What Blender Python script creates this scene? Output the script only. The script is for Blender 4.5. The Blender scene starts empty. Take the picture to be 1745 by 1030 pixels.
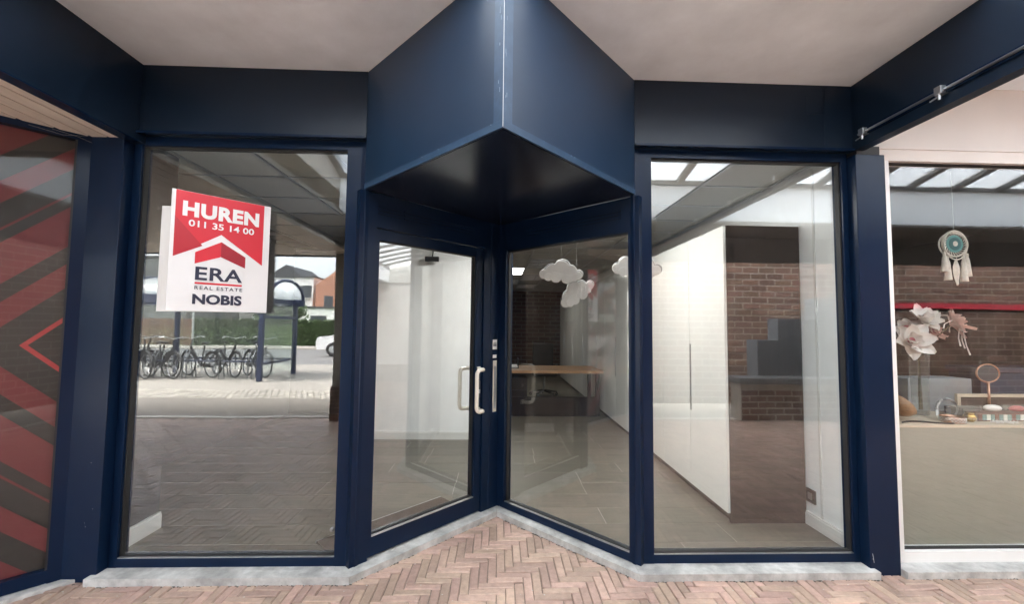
import bpy, bmesh, math, random
from mathutils import Vector, Matrix
random.seed(7)
R = math.radians
S = bpy.context.scene
COL = S.collection

# ------------------------------------------------------------------ camera
cam_d = bpy.data.cameras.new('camera'); cam = bpy.data.objects.new('camera', cam_d); COL.objects.link(cam)
cam_d.sensor_width = 36.0; cam_d.lens = 713.0 / 1745.0 * 36.0
cam_d.clip_start = 0.02; cam_d.clip_end = 1500
_yaw, _pitch, _roll = .033, .057, .011
_f = Vector((math.sin(_yaw)*math.cos(_pitch), math.cos(_yaw)*math.cos(_pitch), math.sin(_pitch)))
_r = Vector((math.cos(_yaw), -math.sin(_yaw), 0)); _u = _r.cross(_f)
_r2 = _r*math.cos(_roll) + _u*math.sin(_roll); _u2 = -_r*math.sin(_roll) + _u*math.cos(_roll)
_m = Matrix((( _r2.x, _u2.x, -_f.x), (_r2.y, _u2.y, -_f.y), (_r2.z, _u2.z, -_f.z))).to_4x4()
_m.translation = Vector((-.010, -2.587, 1.5)); cam.matrix_world = _m
S.camera = cam

# ------------------------------------------------------------------ sky, sun, exposure
SUN_EL, SUN_AZ = 53, 295.5          # overcast: broad soft sun from the left
world = bpy.data.worlds.new('World'); S.world = world; world.use_nodes = True
wn, wl = world.node_tree.nodes, world.node_tree.links
wn.clear()
sky = wn.new('ShaderNodeTexSky'); sky.sky_type = 'NISHITA'; sky.sun_disc = False
sky.sun_elevation = R(SUN_EL); sky.sun_rotation = R(SUN_AZ); sky.dust_density = 4.0; sky.air_density = 1.0; sky.ozone_density = 1.0
hs = wn.new('ShaderNodeHueSaturation'); hs.inputs['Saturation'].default_value = .38
bg = wn.new('ShaderNodeBackground'); bg.inputs['Strength'].default_value = .15
wo = wn.new('ShaderNodeOutputWorld')
wl.new(sky.outputs[0], hs.inputs['Color']); wl.new(hs.outputs[0], bg.inputs['Color']); wl.new(bg.outputs[0], wo.inputs['Surface'])
sd = bpy.data.lights.new('sun', 'SUN'); sd.energy = 1.5; sd.angle = R(30); sd.color = (1, .98, .95)
sun = bpy.data.objects.new('sun', sd); COL.objects.link(sun)
sun.rotation_euler = (R(90-SUN_EL), 0, R(180-SUN_AZ)); sun.location = (0, -20, 30)
S.view_settings.view_transform = 'Standard'; S.view_settings.look = 'None'
S.view_settings.gamma = 1; S.view_settings.use_curve_mapping = False
S.view_settings.exposure = 3.95
S.cycles.max_bounces = 14; S.cycles.diffuse_bounces = 7; S.cycles.glossy_bounces = 6
S.cycles.transparent_max_bounces = 40; S.cycles.transmission_bounces = 8
S.cycles.use_denoising = True; S.cycles.sample_clamp_indirect = 6.0; S.cycles.caustics_reflective = False
S.cycles.caustics_refractive = False

# ------------------------------------------------------------------ materials
MT = {}
def mat(name, col, rough=.5, metal=0., spec=.5, var=.0, scale=4., bump=0., bscale=60., pieces=0., emit=None, estr=0., stretch=None, coat=0., stain=0., sscale=1.3):
    m = bpy.data.materials.new(name); m.use_nodes = True; n, l = m.node_tree.nodes, m.node_tree.links
    b = n['Principled BSDF']; b.inputs['Roughness'].default_value = rough; b.inputs['Metallic'].default_value = metal
    b.inputs['Specular IOR Level'].default_value = spec; b.inputs['Coat Weight'].default_value = coat
    b.inputs['Base Color'].default_value = (*col, 1)
    tc = n.new('ShaderNodeNewGeometry'); src = tc.outputs['Position']; pos = src
    if stretch:
        mp = n.new('ShaderNodeMapping'); mp.inputs['Scale'].default_value = stretch; l.new(src, mp.inputs['Vector']); src = mp.outputs[0]
    last = None
    if var or pieces or stain:
        rgb = n.new('ShaderNodeRGB'); rgb.outputs[0].default_value = (*col, 1); last = rgb.outputs[0]
    if pieces:
        oi = n.new('ShaderNodeObjectInfo'); ge = n.new('ShaderNodeNewGeometry')
        ad = n.new('ShaderNodeMath'); ad.operation = 'ADD'; l.new(oi.outputs['Random'], ad.inputs[0]); l.new(ge.outputs['Random Per Island'], ad.inputs[1])
        fr = n.new('ShaderNodeMath'); fr.operation = 'FRACT'; l.new(ad.outputs[0], fr.inputs[0])
        rp = n.new('ShaderNodeMapRange'); rp.inputs[3].default_value = 1-pieces; rp.inputs[4].default_value = 1+pieces; l.new(fr.outputs[0], rp.inputs[0])
        h2 = n.new('ShaderNodeHueSaturation'); l.new(rp.outputs[0], h2.inputs['Value']); l.new(last, h2.inputs['Color'])
        m2 = n.new('ShaderNodeMath'); m2.operation = 'MULTIPLY'; m2.inputs[1].default_value = 7.31; l.new(fr.outputs[0], m2.inputs[0])
        f2 = n.new('ShaderNodeMath'); f2.operation = 'FRACT'; l.new(m2.outputs[0], f2.inputs[0])
        r3 = n.new('ShaderNodeMapRange'); r3.inputs[3].default_value = .49; r3.inputs[4].default_value = .515; l.new(f2.outputs[0], r3.inputs[0]); l.new(r3.outputs[0], h2.inputs['Hue'])
        last = h2.outputs[0]
    if var:
        nz = n.new('ShaderNodeTexNoise'); nz.inputs['Scale'].default_value = scale; nz.inputs['Detail'].default_value = 7; nz.inputs['Roughness'].default_value = .65
        l.new(src, nz.inputs['Vector'])
        r2 = n.new('ShaderNodeMapRange'); r2.inputs[1].default_value = .25; r2.inputs[2].default_value = .75
        r2.inputs[3].default_value = 1-var; r2.inputs[4].default_value = 1+var; l.new(nz.outputs['Fac'], r2.inputs[0])
        h = n.new('ShaderNodeHueSaturation'); l.new(r2.outputs[0], h.inputs['Value']); l.new(last, h.inputs['Color']); last = h.outputs[0]
        if not name.startswith('navy'):
         r4 = n.new('ShaderNodeMapRange'); r4.inputs[3].default_value = max(0, rough-.08); r4.inputs[4].default_value = min(1, rough+.10)
         l.new(nz.outputs['Fac'], r4.inputs[0]); l.new(r4.outputs[0], b.inputs['Roughness'])
    if stain:
        ns = n.new('ShaderNodeTexNoise'); ns.inputs['Scale'].default_value = sscale; ns.inputs['Detail'].default_value = 9; ns.inputs['Roughness'].default_value = .6; l.new(pos, ns.inputs['Vector'])
        rs = n.new('ShaderNodeMapRange'); rs.inputs[1].default_value = .38; rs.inputs[2].default_value = .62; rs.inputs[3].default_value = 1-stain; rs.inputs[4].default_value = 1.0; l.new(ns.outputs['Fac'], rs.inputs[0])
        hs_ = n.new('ShaderNodeHueSaturation'); l.new(rs.outputs[0], hs_.inputs['Value']); l.new(last, hs_.inputs['Color']); last = hs_.outputs[0]
    if last is not None: l.new(last, b.inputs['Base Color'])
    if bump:
        nb = n.new('ShaderNodeTexNoise'); nb.inputs['Scale'].default_value = bscale; nb.inputs['Detail'].default_value = 5; l.new(src, nb.inputs['Vector'])
        bp = n.new('ShaderNodeBump'); bp.inputs['Strength'].default_value = bump; bp.inputs['Distance'].default_value = .004
        l.new(nb.outputs['Fac'], bp.inputs['Height']); l.new(bp.outputs[0], b.inputs['Normal'])
    if emit:
        b.inputs['Emission Color'].default_value = (*emit, 1); b.inputs['Emission Strength'].default_value = estr
    MT[name] = m; return m

def glass(name, r0, tint=(1, 1, 1), haze=0., tl=.6, smear=0.):
    """thin pane: straight transmission plus a mirror reflection that grows towards grazing"""
    m = bpy.data.materials.new(name); m.use_nodes = True; n, l = m.node_tree.nodes, m.node_tree.links; n.clear()
    out = n.new('ShaderNodeOutputMaterial'); tr = n.new('ShaderNodeBsdfTransparent'); tr.inputs[0].default_value = (*tint, 1)
    gl = n.new('ShaderNodeBsdfAnisotropic'); gl.inputs['Roughness'].default_value = 0.0; gl.inputs[0].default_value = (1, 1, 1, 1)
    g = n.new('ShaderNodeNewGeometry'); dt = n.new('ShaderNodeVectorMath'); dt.operation = 'DOT_PRODUCT'
    l.new(g.outputs['Incoming'], dt.inputs[0]); l.new(g.outputs['Normal'], dt.inputs[1])
    ab = n.new('ShaderNodeMath'); ab.operation = 'ABSOLUTE'; l.new(dt.outputs['Value'], ab.inputs[0])
    iv = n.new('ShaderNodeMath'); iv.operation = 'SUBTRACT'; iv.inputs[0].default_value = 1; iv.use_clamp = True; l.new(ab.outputs[0], iv.inputs[1])
    pw = n.new('ShaderNodeMath'); pw.operation = 'POWER'; pw.inputs[1].default_value = 5; l.new(iv.outputs[0], pw.inputs[0])
    mr = n.new('ShaderNodeMapRange'); mr.inputs[3].default_value = r0; mr.inputs[4].default_value = .9; l.new(pw.outputs[0], mr.inputs[0])
    mx = n.new('ShaderNodeMixShader'); l.new(mr.outputs[0], mx.inputs[0]); l.new(tr.outputs[0], mx.inputs[1]); l.new(gl.outputs[0], mx.inputs[2])
    last = mx.outputs[0]
    if smear:                                    # wiping streaks, dust and a trace of waviness
        mp = n.new('ShaderNodeMapping'); mp.inputs['Scale'].default_value = (5, 5, 1.6); mp.inputs['Rotation'].default_value = (0, .5, 0); l.new(g.outputs['Position'], mp.inputs[0])
        ns = n.new('ShaderNodeTexNoise'); ns.inputs['Scale'].default_value = 1.4; ns.inputs['Detail'].default_value = 8; ns.inputs['Roughness'].default_value = .7; l.new(mp.outputs[0], ns.inputs['Vector'])
        rs = n.new('ShaderNodeMapRange'); rs.inputs[1].default_value = .48; rs.inputs[2].default_value = .8; rs.inputs[3].default_value = 0; rs.inputs[4].default_value = smear; l.new(ns.outputs['Fac'], rs.inputs[0])
        dd = n.new('ShaderNodeBsdfDiffuse'); dd.inputs[0].default_value = (.7, .7, .68, 1)
        ms = n.new('ShaderNodeMixShader'); l.new(rs.outputs[0], ms.inputs[0]); l.new(last, ms.inputs[1]); l.new(dd.outputs[0], ms.inputs[2]); last = ms.outputs[0]
        nw = n.new('ShaderNodeTexNoise'); nw.inputs['Scale'].default_value = 1.6; nw.inputs['Detail'].default_value = 1; l.new(g.outputs['Position'], nw.inputs['Vector'])
        bw = n.new('ShaderNodeBump'); bw.inputs['Strength'].default_value = .10; bw.inputs['Distance'].default_value = .010; l.new(nw.outputs['Fac'], bw.inputs['Height']); l.new(bw.outputs[0], gl.inputs['Normal'])
    if haze:
        df = n.new('ShaderNodeBsdfTranslucent'); df.inputs[0].default_value = (tl, tl*1.02, tl*1.02, 1); d2 = n.new('ShaderNodeBsdfDiffuse'); d2.inputs[0].default_value = (.85, .87, .87, 1)
        ma = n.new('ShaderNodeMixShader'); ma.inputs[0].default_value = .15; l.new(df.outputs[0], ma.inputs[1]); l.new(d2.outputs[0], ma.inputs[2])
        mb = n.new('ShaderNodeMixShader'); mb.inputs[0].default_value = haze; l.new(last, mb.inputs[1]); l.new(ma.outputs[0], mb.inputs[2]); last = mb.outputs[0]
    l.new(last, out.inputs['Surface']); MT[name] = m; return m

def brick_mat(name, c1, c2, mortar, sx=1.0):
    m = bpy.data.materials.new(name); m.use_nodes = True; n, l = m.node_tree.nodes, m.node_tree.links
    b = n['Principled BSDF']; b.inputs['Roughness'].default_value = .85
    tc = n.new('ShaderNodeTexCoord'); mp = n.new('ShaderNodeMapping'); mp.inputs['Rotation'].default_value = (R(90), 0, 0)
    bt = n.new('ShaderNodeTexBrick'); bt.inputs['Scale'].default_value = 1; bt.inputs['Brick Width'].default_value = .42; bt.inputs['Row Height'].default_value = .14
    bt.inputs['Mortar Size'].default_value = .014; bt.inputs['Color1'].default_value = (*c1, 1); bt.inputs['Color2'].default_value = (*c2, 1); bt.inputs['Mortar'].default_value = (*mortar, 1)
    l.new(tc.outputs['Object'], mp.inputs[0]); l.new(mp.outputs[0], bt.inputs[0]); l.new(bt.outputs[0], b.inputs['Base Color'])
    MT[name] = m; return m

NAVY = (.0135, .031, .080)
mat('navy', (.0045, .0125, .027), .34, var=.05, scale=1.5, spec=.4, bump=.35, bscale=2.2)
mat('navy_faded', (.0115, .031, .066), .33, var=.08, scale=2.5, spec=.5, bump=.35, bscale=2.2)  # same navy, lightened: sky and rooflight brightness put into the canopy colour
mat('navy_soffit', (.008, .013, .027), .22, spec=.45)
mat('navy_frame', (.0040, .0130, .0370), .24, var=.04, scale=2, spec=.17)
mat('navy_edge', (.026, .060, .115), .38, var=.20, scale=22)
mat('navy_worn', (.16, .22, .30), .6)
mat('chip', (.55, .56, .56), .6)
mat('rubber', (.012, .012, .013), .6)
mat('stone', (.56, .56, .54), .75, var=.28, scale=18, bump=.6, bscale=90, stain=.38, sscale=5)
mat('stone_dirt', (.10, .095, .08), .95, var=.4, scale=40)
mat('paver', (.48, .335, .272), .40, var=.22, scale=26, bump=.6, bscale=130, pieces=.19, stain=.20, sscale=2.2)
mat('sand', (.23, .185, .155), .95, var=.35, scale=40)
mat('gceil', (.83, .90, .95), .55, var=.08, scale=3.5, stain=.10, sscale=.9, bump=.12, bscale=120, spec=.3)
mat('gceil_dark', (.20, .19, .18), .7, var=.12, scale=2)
mat('slat', (.62, .55, .48), .6, var=.12, scale=6, stretch=(6, .6, 6))
mat('slat_gap', (.03, .027, .025), .9)
mat('white_paint', (.80, .80, .78), .45, var=.05, scale=3)
mat('cream', (.70, .66, .625), .6, var=.04, scale=3, bump=.1, bscale=200)
mat('white_wall', (.88, .89, .89), .75, var=.05, scale=2.5, bump=.12, bscale=90)
mat('skirting', (.72, .72, .70), .4)
mat('dark_wall', (.05, .05, .052), .8, var=.15, scale=2)
mat('brown_wall', (.10, .075, .06), .85, var=.2, scale=3)
mat('gloss_white', (.80, .80, .77), .10, spec=.6, coat=.5)
mat('dark_panel', (.026, .020, .018), .5, var=.2, scale=5, spec=.15, stretch=(8, 8, .5))
mat('tile', (.122, .108, .087), .38, var=.30, scale=3.2, bump=.10, bscale=25, pieces=.16, stretch=(.8, 9, 1))
mat('grout', (.50, .48, .43), .9, var=.1)
mat('mat_brown', (.065, .048, .036), .98, var=.4, scale=160, bump=1, bscale=300)
mat('ctile', (.52, .51, .48), .9, var=.08, scale=60, bump=.3, bscale=220, pieces=.05)
mat('alu', (.60, .61, .62), .35, metal=1, var=.1, scale=30)
mat('steel', (.45, .46, .47), .42, metal=1, var=.15, scale=20)
mat('black', (.012, .012, .013), .45)
mat('black_fabric', (.015, .015, .016), .9)
mat('wood', (.34, .19, .095), .42, var=.30, scale=5, stretch=(1, 14, 14))
mat('handle_white', (.84, .80, .70), .22, coat=.6, var=.04, scale=30)
mat('paper_white', (.80, .80, .79), .5)
mat('ink', (.02, .025, .055), .5)
mat('sign_white', (.78, .78, .78), .38, var=.02, scale=5)
mat('sign_red', (.62, .018, .035), .36, var=.05, scale=4)
mat('sign_red_mid', (.46, .014, .028), .36)
mat('sign_red_dark', (.34, .008, .022), .36)
mat('film_dark', (.022, .020, .019), .55, var=.18, scale=9, bump=.15, bscale=500)
mat('film_red', (.13, .018, .022), .55, var=.14, scale=9, bump=.15, bscale=500)
mat('film_line', (.36, .03, .035), .5, var=.1)
mat('cloud', (.62, .61, .59), .85, var=.08, scale=12, bump=.3, bscale=80)
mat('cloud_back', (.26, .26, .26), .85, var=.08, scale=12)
mat('thread', (.5, .5, .48), .7)
mat('led', (.9, .9, .9), .5, emit=(1, .98, .95), estr=2.1)  # added unseen panel that brightens the front of the shop
mat('led_soft', (.9, .9, .9), .5, emit=(1, .98, .95), estr=1.05)  # weaker added panel, brightens the white wall beside the cabinet
mat('led_far', (.9, .9, .9), .5, emit=(1, .96, .88), estr=1.0)
mat('greige', (.27, .272, .222), .5, var=.10, scale=1.6, bump=.1, bscale=180)
mat('ledge_wood', (.62, .53, .41), .55, var=.12, scale=5, stretch=(1, 10, 10))
mat('teal', (.12, .30, .29), .8, var=.2, scale=40)
mat('teal_dark', (.05, .14, .15), .8)
mat('cotton', (.66, .62, .55), .95, var=.15, scale=40, bump=.6, bscale=150)
mat('petal_white', (.74, .70, .66), .6, var=.08, scale=20)
mat('petal_pink', (.68, .48, .43), .6, var=.3, scale=14)
mat('petal_core', (.30, .07, .10), .6)
mat('stem', (.10, .09, .05), .8)
mat('gold', (.55, .36, .12), .25, metal=1, var=.15, scale=30)
mat('rose_gold', (.50, .28, .19), .35, metal=1, var=.3, scale=60)
mat('mosaic_teal', (.20, .28, .25), .3, pieces=.2); mat('mosaic_brown', (.20, .085, .05), .3, pieces=.2); mat('mosaic_white', (.7, .68, .6), .3, pieces=.1)
mat('card', (.40, .40, .40), .7, var=.06, scale=4)
mat('slate_blue', (.03, .04, .07), .7)
mat('brick', (.135, .073, .051), .9, var=.25, scale=18, bump=.7, bscale=90, pieces=.35)
mat('mortar', (.37, .335, .29), .95, var=.2, scale=25)
mat('grey_paint', (.05, .058, .068), .75, var=.14, scale=4)
mat('coping', (.13, .14, .145), .7, var=.2, scale=9)
mat('concrete', (.62, .61, .57), .8, var=.22, scale=3, bump=.4, bscale=40)
mat('render_grey', (.33, .33, .30), .85, var=.12, scale=4)
mat('asphalt', (.23, .205, .175), .95, var=.2, scale=20, bump=.4, bscale=150)
mat('plaza', (.30, .275, .24), .95, var=.15, scale=6, bump=.3, bscale=100)
mat('road', (.16, .155, .15), .95, var=.15, scale=8)
mat('sett', (.40, .37, .32), .85, pieces=.25, var=.15, scale=20)
mat('kerb_white', (.62, .60, .55), .8, var=.1, scale=9)
mat('grass', (.085, .13, .035), .95, var=.3, scale=5)
mat('leaf', (.08, .12, .045), .8, pieces=.4)
mat('leaf_dark', (.035, .058, .026), .8, pieces=.4)
mat('bark', (.09, .065, .045), .95, var=.3)
mat('shelter_blue', (.022, .032, .075), .4)
mat('fence_brown', (.13, .070, .042), .8, var=.2, pieces=.15)
mat('house_white', (.72, .72, .70), .8, var=.06)
mat('house_grey', (.14, .145, .15), .7, var=.1)
mat('house_orange', (.42, .21, .14), .85, var=.15, scale=3)
mat('roof_dark', (.07, .072, .078), .8)
mat('window_dark', (.05, .06, .07), .15)
mat('car_white', (.75, .75, .74), .2, coat=1)
mat('car_glass', (.02, .025, .03), .05)
mat('tyre', (.018, .018, .018), .8)
mat('bike_dark', (.02, .02, .022), .4); mat('bike_grey', (.20, .21, .22), .35, metal=.6)
mat('red_tape', (.42, .03, .05), .6)
mat('dust', (.52, .5, .46), .95)
mat('leaf_litter', (.45, .36, .25), .9)
brick_mat('brick_far', (.19, .105, .072), (.10, .06, .045), (.26, .22, .18))
glass('pane', .077, (.965, .98, .975), smear=.030)
glass('pane_film', .018, (.97, .98, .975))
glass('pane_clear', .055, (.97, .98, .975), smear=.02)
glass('shelter_roof', .05, (.93, .96, .95), haze=.45, tl=.9)
glass('shelter_glass', .05, (.93, .96, .95), haze=.04)
glass('rooflight', .04, (.88, .90, .91), haze=.45, tl=.6)
glass('frosted', .02, (.9, .92, .92), haze=.92, tl=.97)
glass('vase_glass', .06, (.93, .95, .95), haze=.06)

# ------------------------------------------------------------------ mesh helpers
class MB:
    def __init__(s, xf=None): s.v, s.f, s.xf = [], [], xf
    def add(s, vs, fs):
        o = len(s.v); s.v += [Vector(p) for p in vs]; s.f += [tuple(i+o for i in f) for f in fs]; return s
    def box(s, x0, x1, y0, y1, z0, z1, ch=0.):
        if ch <= 0:
            return s.add([(x0,y0,z0),(x1,y0,z0),(x1,y1,z0),(x0,y1,z0),(x0,y0,z1),(x1,y0,z1),(x1,y1,z1),(x0,y1,z1)],
                         [(3,2,1,0),(4,5,6,7),(0,1,5,4),(1,2,6,5),(2,3,7,6),(3,0,4,7)])
        bm = bmesh.new(); bmesh.ops.create_cube(bm, size=1)
        for v in bm.verts: v.co = Vector(((x0+x1)/2+v.co.x*(x1-x0), (y0+y1)/2+v.co.y*(y1-y0), (z0+z1)/2+v.co.z*(z1-z0)))
        bmesh.ops.bevel(bm, geom=bm.edges[:], offset=ch, segments=2, affect='EDGES', profile=.6)
        bm.verts.index_update(); s.add([v.co.copy() for v in bm.verts], [[v.index for v in f.verts] for f in bm.faces]); bm.free(); return s
    def prism(s, poly, z0, z1):
        n = len(poly); vs = [(x,y,z0) for x,y in poly]+[(x,y,z1) for x,y in poly]
        a = sum(poly[i][0]*poly[(i+1)%n][1]-poly[(i+1)%n][0]*poly[i][1] for i in range(n))
        fs = [tuple(range(n-1,-1,-1)), tuple(range(n,2*n))]+[(i,(i+1)%n,n+(i+1)%n,n+i) for i in range(n)]
        if a < 0: fs = [tuple(reversed(f)) for f in fs]
        return s.add(vs, fs)
    def extr(s, poly, axis, a0, a1):
        """polygon in the two other axes, extruded along axis 'x' or 'y'"""
        n = len(poly)
        g = (lambda p, a: (a, p[0], p[1])) if axis == 'x' else (lambda p, a: (p[0], a, p[1]))
        vs = [g(p, a0) for p in poly]+[g(p, a1) for p in poly]
        return s.add(vs, [tuple(range(n-1,-1,-1)), tuple(range(n,2*n))]+[(i,(i+1)%n,n+(i+1)%n,n+i) for i in range(n)])
    def tube(s, pts, r, seg=8, caps=True):
        pts = [Vector(p) for p in pts]; rr = r if isinstance(r, (list, tuple)) else [r]*len(pts); vs = []; fs = []
        up = Vector((0,0,1)); prev = None
        for i, p in enumerate(pts):
            d = (pts[min(i+1,len(pts)-1)]-pts[max(i-1,0)]).normalized()
            a = prev if prev is not None else (up.cross(d) if abs(d.z) < .95 else Vector((1,0,0)).cross(d))
            a = (a - d*a.dot(d)).normalized(); b = d.cross(a); prev = a
            for k in range(seg):
                t = 2*math.pi*k/seg; vs.append(p+(a*math.cos(t)+b*math.sin(t))*rr[i])
        for i in range(len(pts)-1):
            for k in range(seg): fs.append((i*seg+k, i*seg+(k+1)%seg, (i+1)*seg+(k+1)%seg, (i+1)*seg+k))
        if caps: fs += [tuple(range(seg-1,-1,-1)), tuple(range((len(pts)-1)*seg, len(pts)*seg))]
        return s.add(vs, fs)
    def lathe(s, prof, c=(0,0,0), seg=20):
        vs = []; fs = []
        for r, z in prof:
            for k in range(seg): t = 2*math.pi*k/seg; vs.append((c[0]+r*math.cos(t), c[1]+r*math.sin(t), c[2]+z))
        for i in range(len(prof)-1):
            for k in range(seg): fs.append((i*seg+k, i*seg+(k+1)%seg, (i+1)*seg+(k+1)%seg, (i+1)*seg+k))
        return s.add(vs, fs)
    def torus(s, c, Rr, r, n=Vector((0,1,0)), seg=28, sec=8, sx=1., sz=1.):
        n = Vector(n).normalized(); a = Vector((0,0,1)).cross(n) if abs(n.z) < .9 else Vector((1,0,0)); a.normalize(); b = n.cross(a)
        vs = []; fs = []
        for i in range(seg):
            t = 2*math.pi*i/seg; rad = a*math.cos(t)*sx+b*math.sin(t)*sz; dr = rad.normalized()
            for k in range(sec):
                q = 2*math.pi*k/sec; vs.append(Vector(c)+rad*Rr+dr*r*math.cos(q)+n*r*math.sin(q))
        for i in range(seg):
            for k in range(sec): fs.append((i*sec+k, ((i+1)%seg)*sec+k, ((i+1)%seg)*sec+(k+1)%sec, i*sec+(k+1)%sec))
        return s.add(vs, fs)
    def ball(s, c, rx, ry=None, rz=None, u=12, v=8):
        ry = rx if ry is None else ry; rz = rx if rz is None else rz; c = Vector(c); vs = [c+Vector((0,0,-rz))]; fs = []
        for j in range(1, v):
            ph = -math.pi/2+math.pi*j/v
            for i in range(u): t = 2*math.pi*i/u; vs.append(c+Vector((rx*math.cos(ph)*math.cos(t), ry*math.cos(ph)*math.sin(t), rz*math.sin(ph))))
        vs.append(c+Vector((0,0,rz)))
        for i in range(u): fs.append((0, 1+(i+1)%u, 1+i)); fs.append((len(vs)-1, 1+(v-2)*u+i, 1+(v-2)*u+(i+1)%u))
        for j in range(v-2):
            for i in range(u): fs.append((1+j*u+i, 1+j*u+(i+1)%u, 1+(j+1)*u+(i+1)%u, 1+(j+1)*u+i))
        return s.add(vs, fs)
    def mesh(s, name, m):
        me = bpy.data.meshes.new(name); vs = [s.xf @ p for p in s.v] if s.xf is not None else s.v
        me.from_pydata([tuple(p) for p in vs], [], s.f); me.update()
        if m: me.materials.append(MT[m])
        return me
    def build(s, name, m, parent=None, smooth=False):
        me = s.mesh(name, m)
        if smooth:
            me.polygons.foreach_set('use_smooth', [True]*len(me.polygons)); me.update()
        o = bpy.data.objects.new(name, me); COL.objects.link(o)
        if parent is not None: o.parent = parent; o.matrix_parent_inverse = parent.matrix_basis.inverted()
        return o
def tag(o, label=None, cat=None, group=None, kind=None):
    if label: o['label'] = label
    if cat: o['category'] = cat
    if group: o['group'] = group
    if kind: o['kind'] = kind
    return o
def thing(name, loc, label, cat, group=None, rz=0):
    o = bpy.data.objects.new(name, None); COL.objects.link(o); o.location = loc; o.rotation_euler = (0, 0, rz); o.empty_display_size = .1
    return tag(o, label, cat, group)
def struct(name, mb, m, label=None, cat=None):
    o = mb.build(name, m); tag(o, label, cat, None, 'structure'); return o
def copy_part(o, parent, loc=None, rz=None):
    c = o.copy(); COL.objects.link(c); c.parent = parent
    if loc is not None: c.location = loc
    if rz is not None: c.rotation_euler = (0, 0, rz)
    return c
def copy_tree(o, parent=None):
    c = o.copy(); COL.objects.link(c); c.parent = parent
    for ch in [q for q in bpy.data.objects if q.parent == o]: copy_tree(ch, c)
    return c
def frame_xf(origin, u, n):
    """local (u, n, z) -> world"""
    u = Vector((u[0], u[1], 0)).normalized(); n = Vector((n[0], n[1], 0)).normalized()
    m = Matrix(((u.x, n.x, 0), (u.y, n.y, 0), (0, 0, 1))).to_4x4(); m.translation = Vector(origin); return m
def clip_poly(p, a, b, c):                      # keep a*x+b*y <= c
    out = []
    for i in range(len(p)):
        P, Q = p[i], p[(i+1) % len(p)]; dp, dq = a*P[0]+b*P[1]-c, a*Q[0]+b*Q[1]-c
        if dp <= 0: out.append(P)
        if dp*dq < 0: t = dp/(dp-dq); out.append((P[0]+t*(Q[0]-P[0]), P[1]+t*(Q[1]-P[1])))
    return out

# ------------------------------------------------------------------ levels
ZC, ZS, ZF = 3.097, 2.345, 2.664     # gallery ceiling, soffit of the porch, underside of fascia
A = .848                             # half width of the entrance recess
K0, KF, KG = .79, .90, .95           # recess lines y = K - |x|: plinth, frame face, glass
PZ = .042                            # plinth height

# ================================================================== SETTING
# ---- ground sheet, plaza, street (behind the camera, seen in the glass)
g = struct('ground', MB().box(-300, 300, -400, 100, -.30, -.05), 'grass')
struct('pavement', MB().box(-60, 30, -4.24-1.62, -4.24, -.2, -.004), 'asphalt')
struct('plaza', MB().box(-60, 30, -13.0, -6.95, -.2, -.008), 'plaza')
struct('road', MB().box(-90, 60, -21.5, -13.0, -.2, -.028), 'road')
struct('path', MB().box(-90, 60, -24.0, -21.5, -.2, .05), 'plaza')
kb = struct('kerb', MB().box(-30, 12, -4.24, -4.13, -.2, .004, .004), 'kerb_white')
gut = struct('gutter', MB().box(-60, 30, -6.95, -5.86, -.2, -.02), 'sand')
mb = MB()
for i in range(110):
    for j in range(8):
        x = -16+i*.125+(j % 2)*.06; y = -6.92+j*.135; h = random.uniform(-.006, .006); mb.box(x, x+.105, y, y+.115, -.03, .002+h, .012)
o = mb.build('sett', 'sett', gut); o['kind'] = 'stuff'

# ---- herringbone paving of the gallery
floor = struct('gallery_floor', MB().box(-9.5, 12.5, -4.13, .30, -.2, -.008), 'sand')
mb_f = MB().prism([(-.86, .28), (.86, .28), (0, 1.1)], -.2, -.0085); sub = mb_f.build('bedding', 'sand', floor)
BW, BN = .0525, 4
def brick_mesh(lx, ly, name):
    j = .0045/2; c = .004; a, b = lx/2-j, ly/2-j; h = .0
    lv = [(a, b, -.05), (a, b, h-c), (a-c, b-c, h)]; vs = []
    for p, q, z in lv: vs += [(-p, -q, z), (p, -q, z), (p, q, z), (-p, q, z)]
    fs = [(8, 9, 10, 11)]
    for L in (0, 4):
        for k in range(4): fs.append((L+k, L+(k+1) % 4, L+4+(k+1) % 4, L+4+k))
    return vs, fs
bh, bv = brick_mesh(BW*BN, BW, 'h'), brick_mesh(BW, BW*BN, 'v')
def mk(vf, n):
    me = bpy.data.meshes.new(n); me.from_pydata(*([vf[0], [], vf[1]])); me.materials.append(MT['paver']); return me
meh, mev = mk(bh, 'brick'), mk(bv, 'brick')
field = MB(); nind = 0
for ix in range(-150, 152):
    for iy in range(-80, 18):
        d = (ix-iy) % (2*BN)
        if d == 0: cx, cy, ty = (ix+BN/2)*BW, (iy+.5)*BW, 0
        elif d == 2*BN-1: cx, cy, ty = (ix+.5)*BW, (iy+BN/2)*BW, 1
        else: continue
        if cy < -4.03 or abs(cx) > 7.6: continue
        if cy > .22 and cy > 1.02-abs(cx): continue       # under the shop
        if cx < -2.6 and cy > cx+2.75: continue
        dz = random.uniform(-.0028, .0022); tx, tyy = random.gauss(0, .018), random.gauss(0, .018); rz = random.gauss(0, .010)
        if cy > -.34 and -2.95 < cx < 3.25 and nind < 300 and (cy < .0 or cy < .95-abs(cx)):
            o = bpy.data.objects.new('brick', mev if ty else meh); COL.objects.link(o); o.parent = floor
            o.location = (cx, cy, dz); o.rotation_euler = (tx, tyy, rz); nind += 1
        else:
            mtx = Matrix.Translation((cx, cy, dz)) @ Matrix.Rotation(tx, 4, 'X') @ Matrix.Rotation(tyy, 4, 'Y') @ Matrix.Rotation(rz, 4, 'Z')
            vs, fs = bv if ty else bh; field.add([mtx @ Vector(p) for p in vs], fs)
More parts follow.
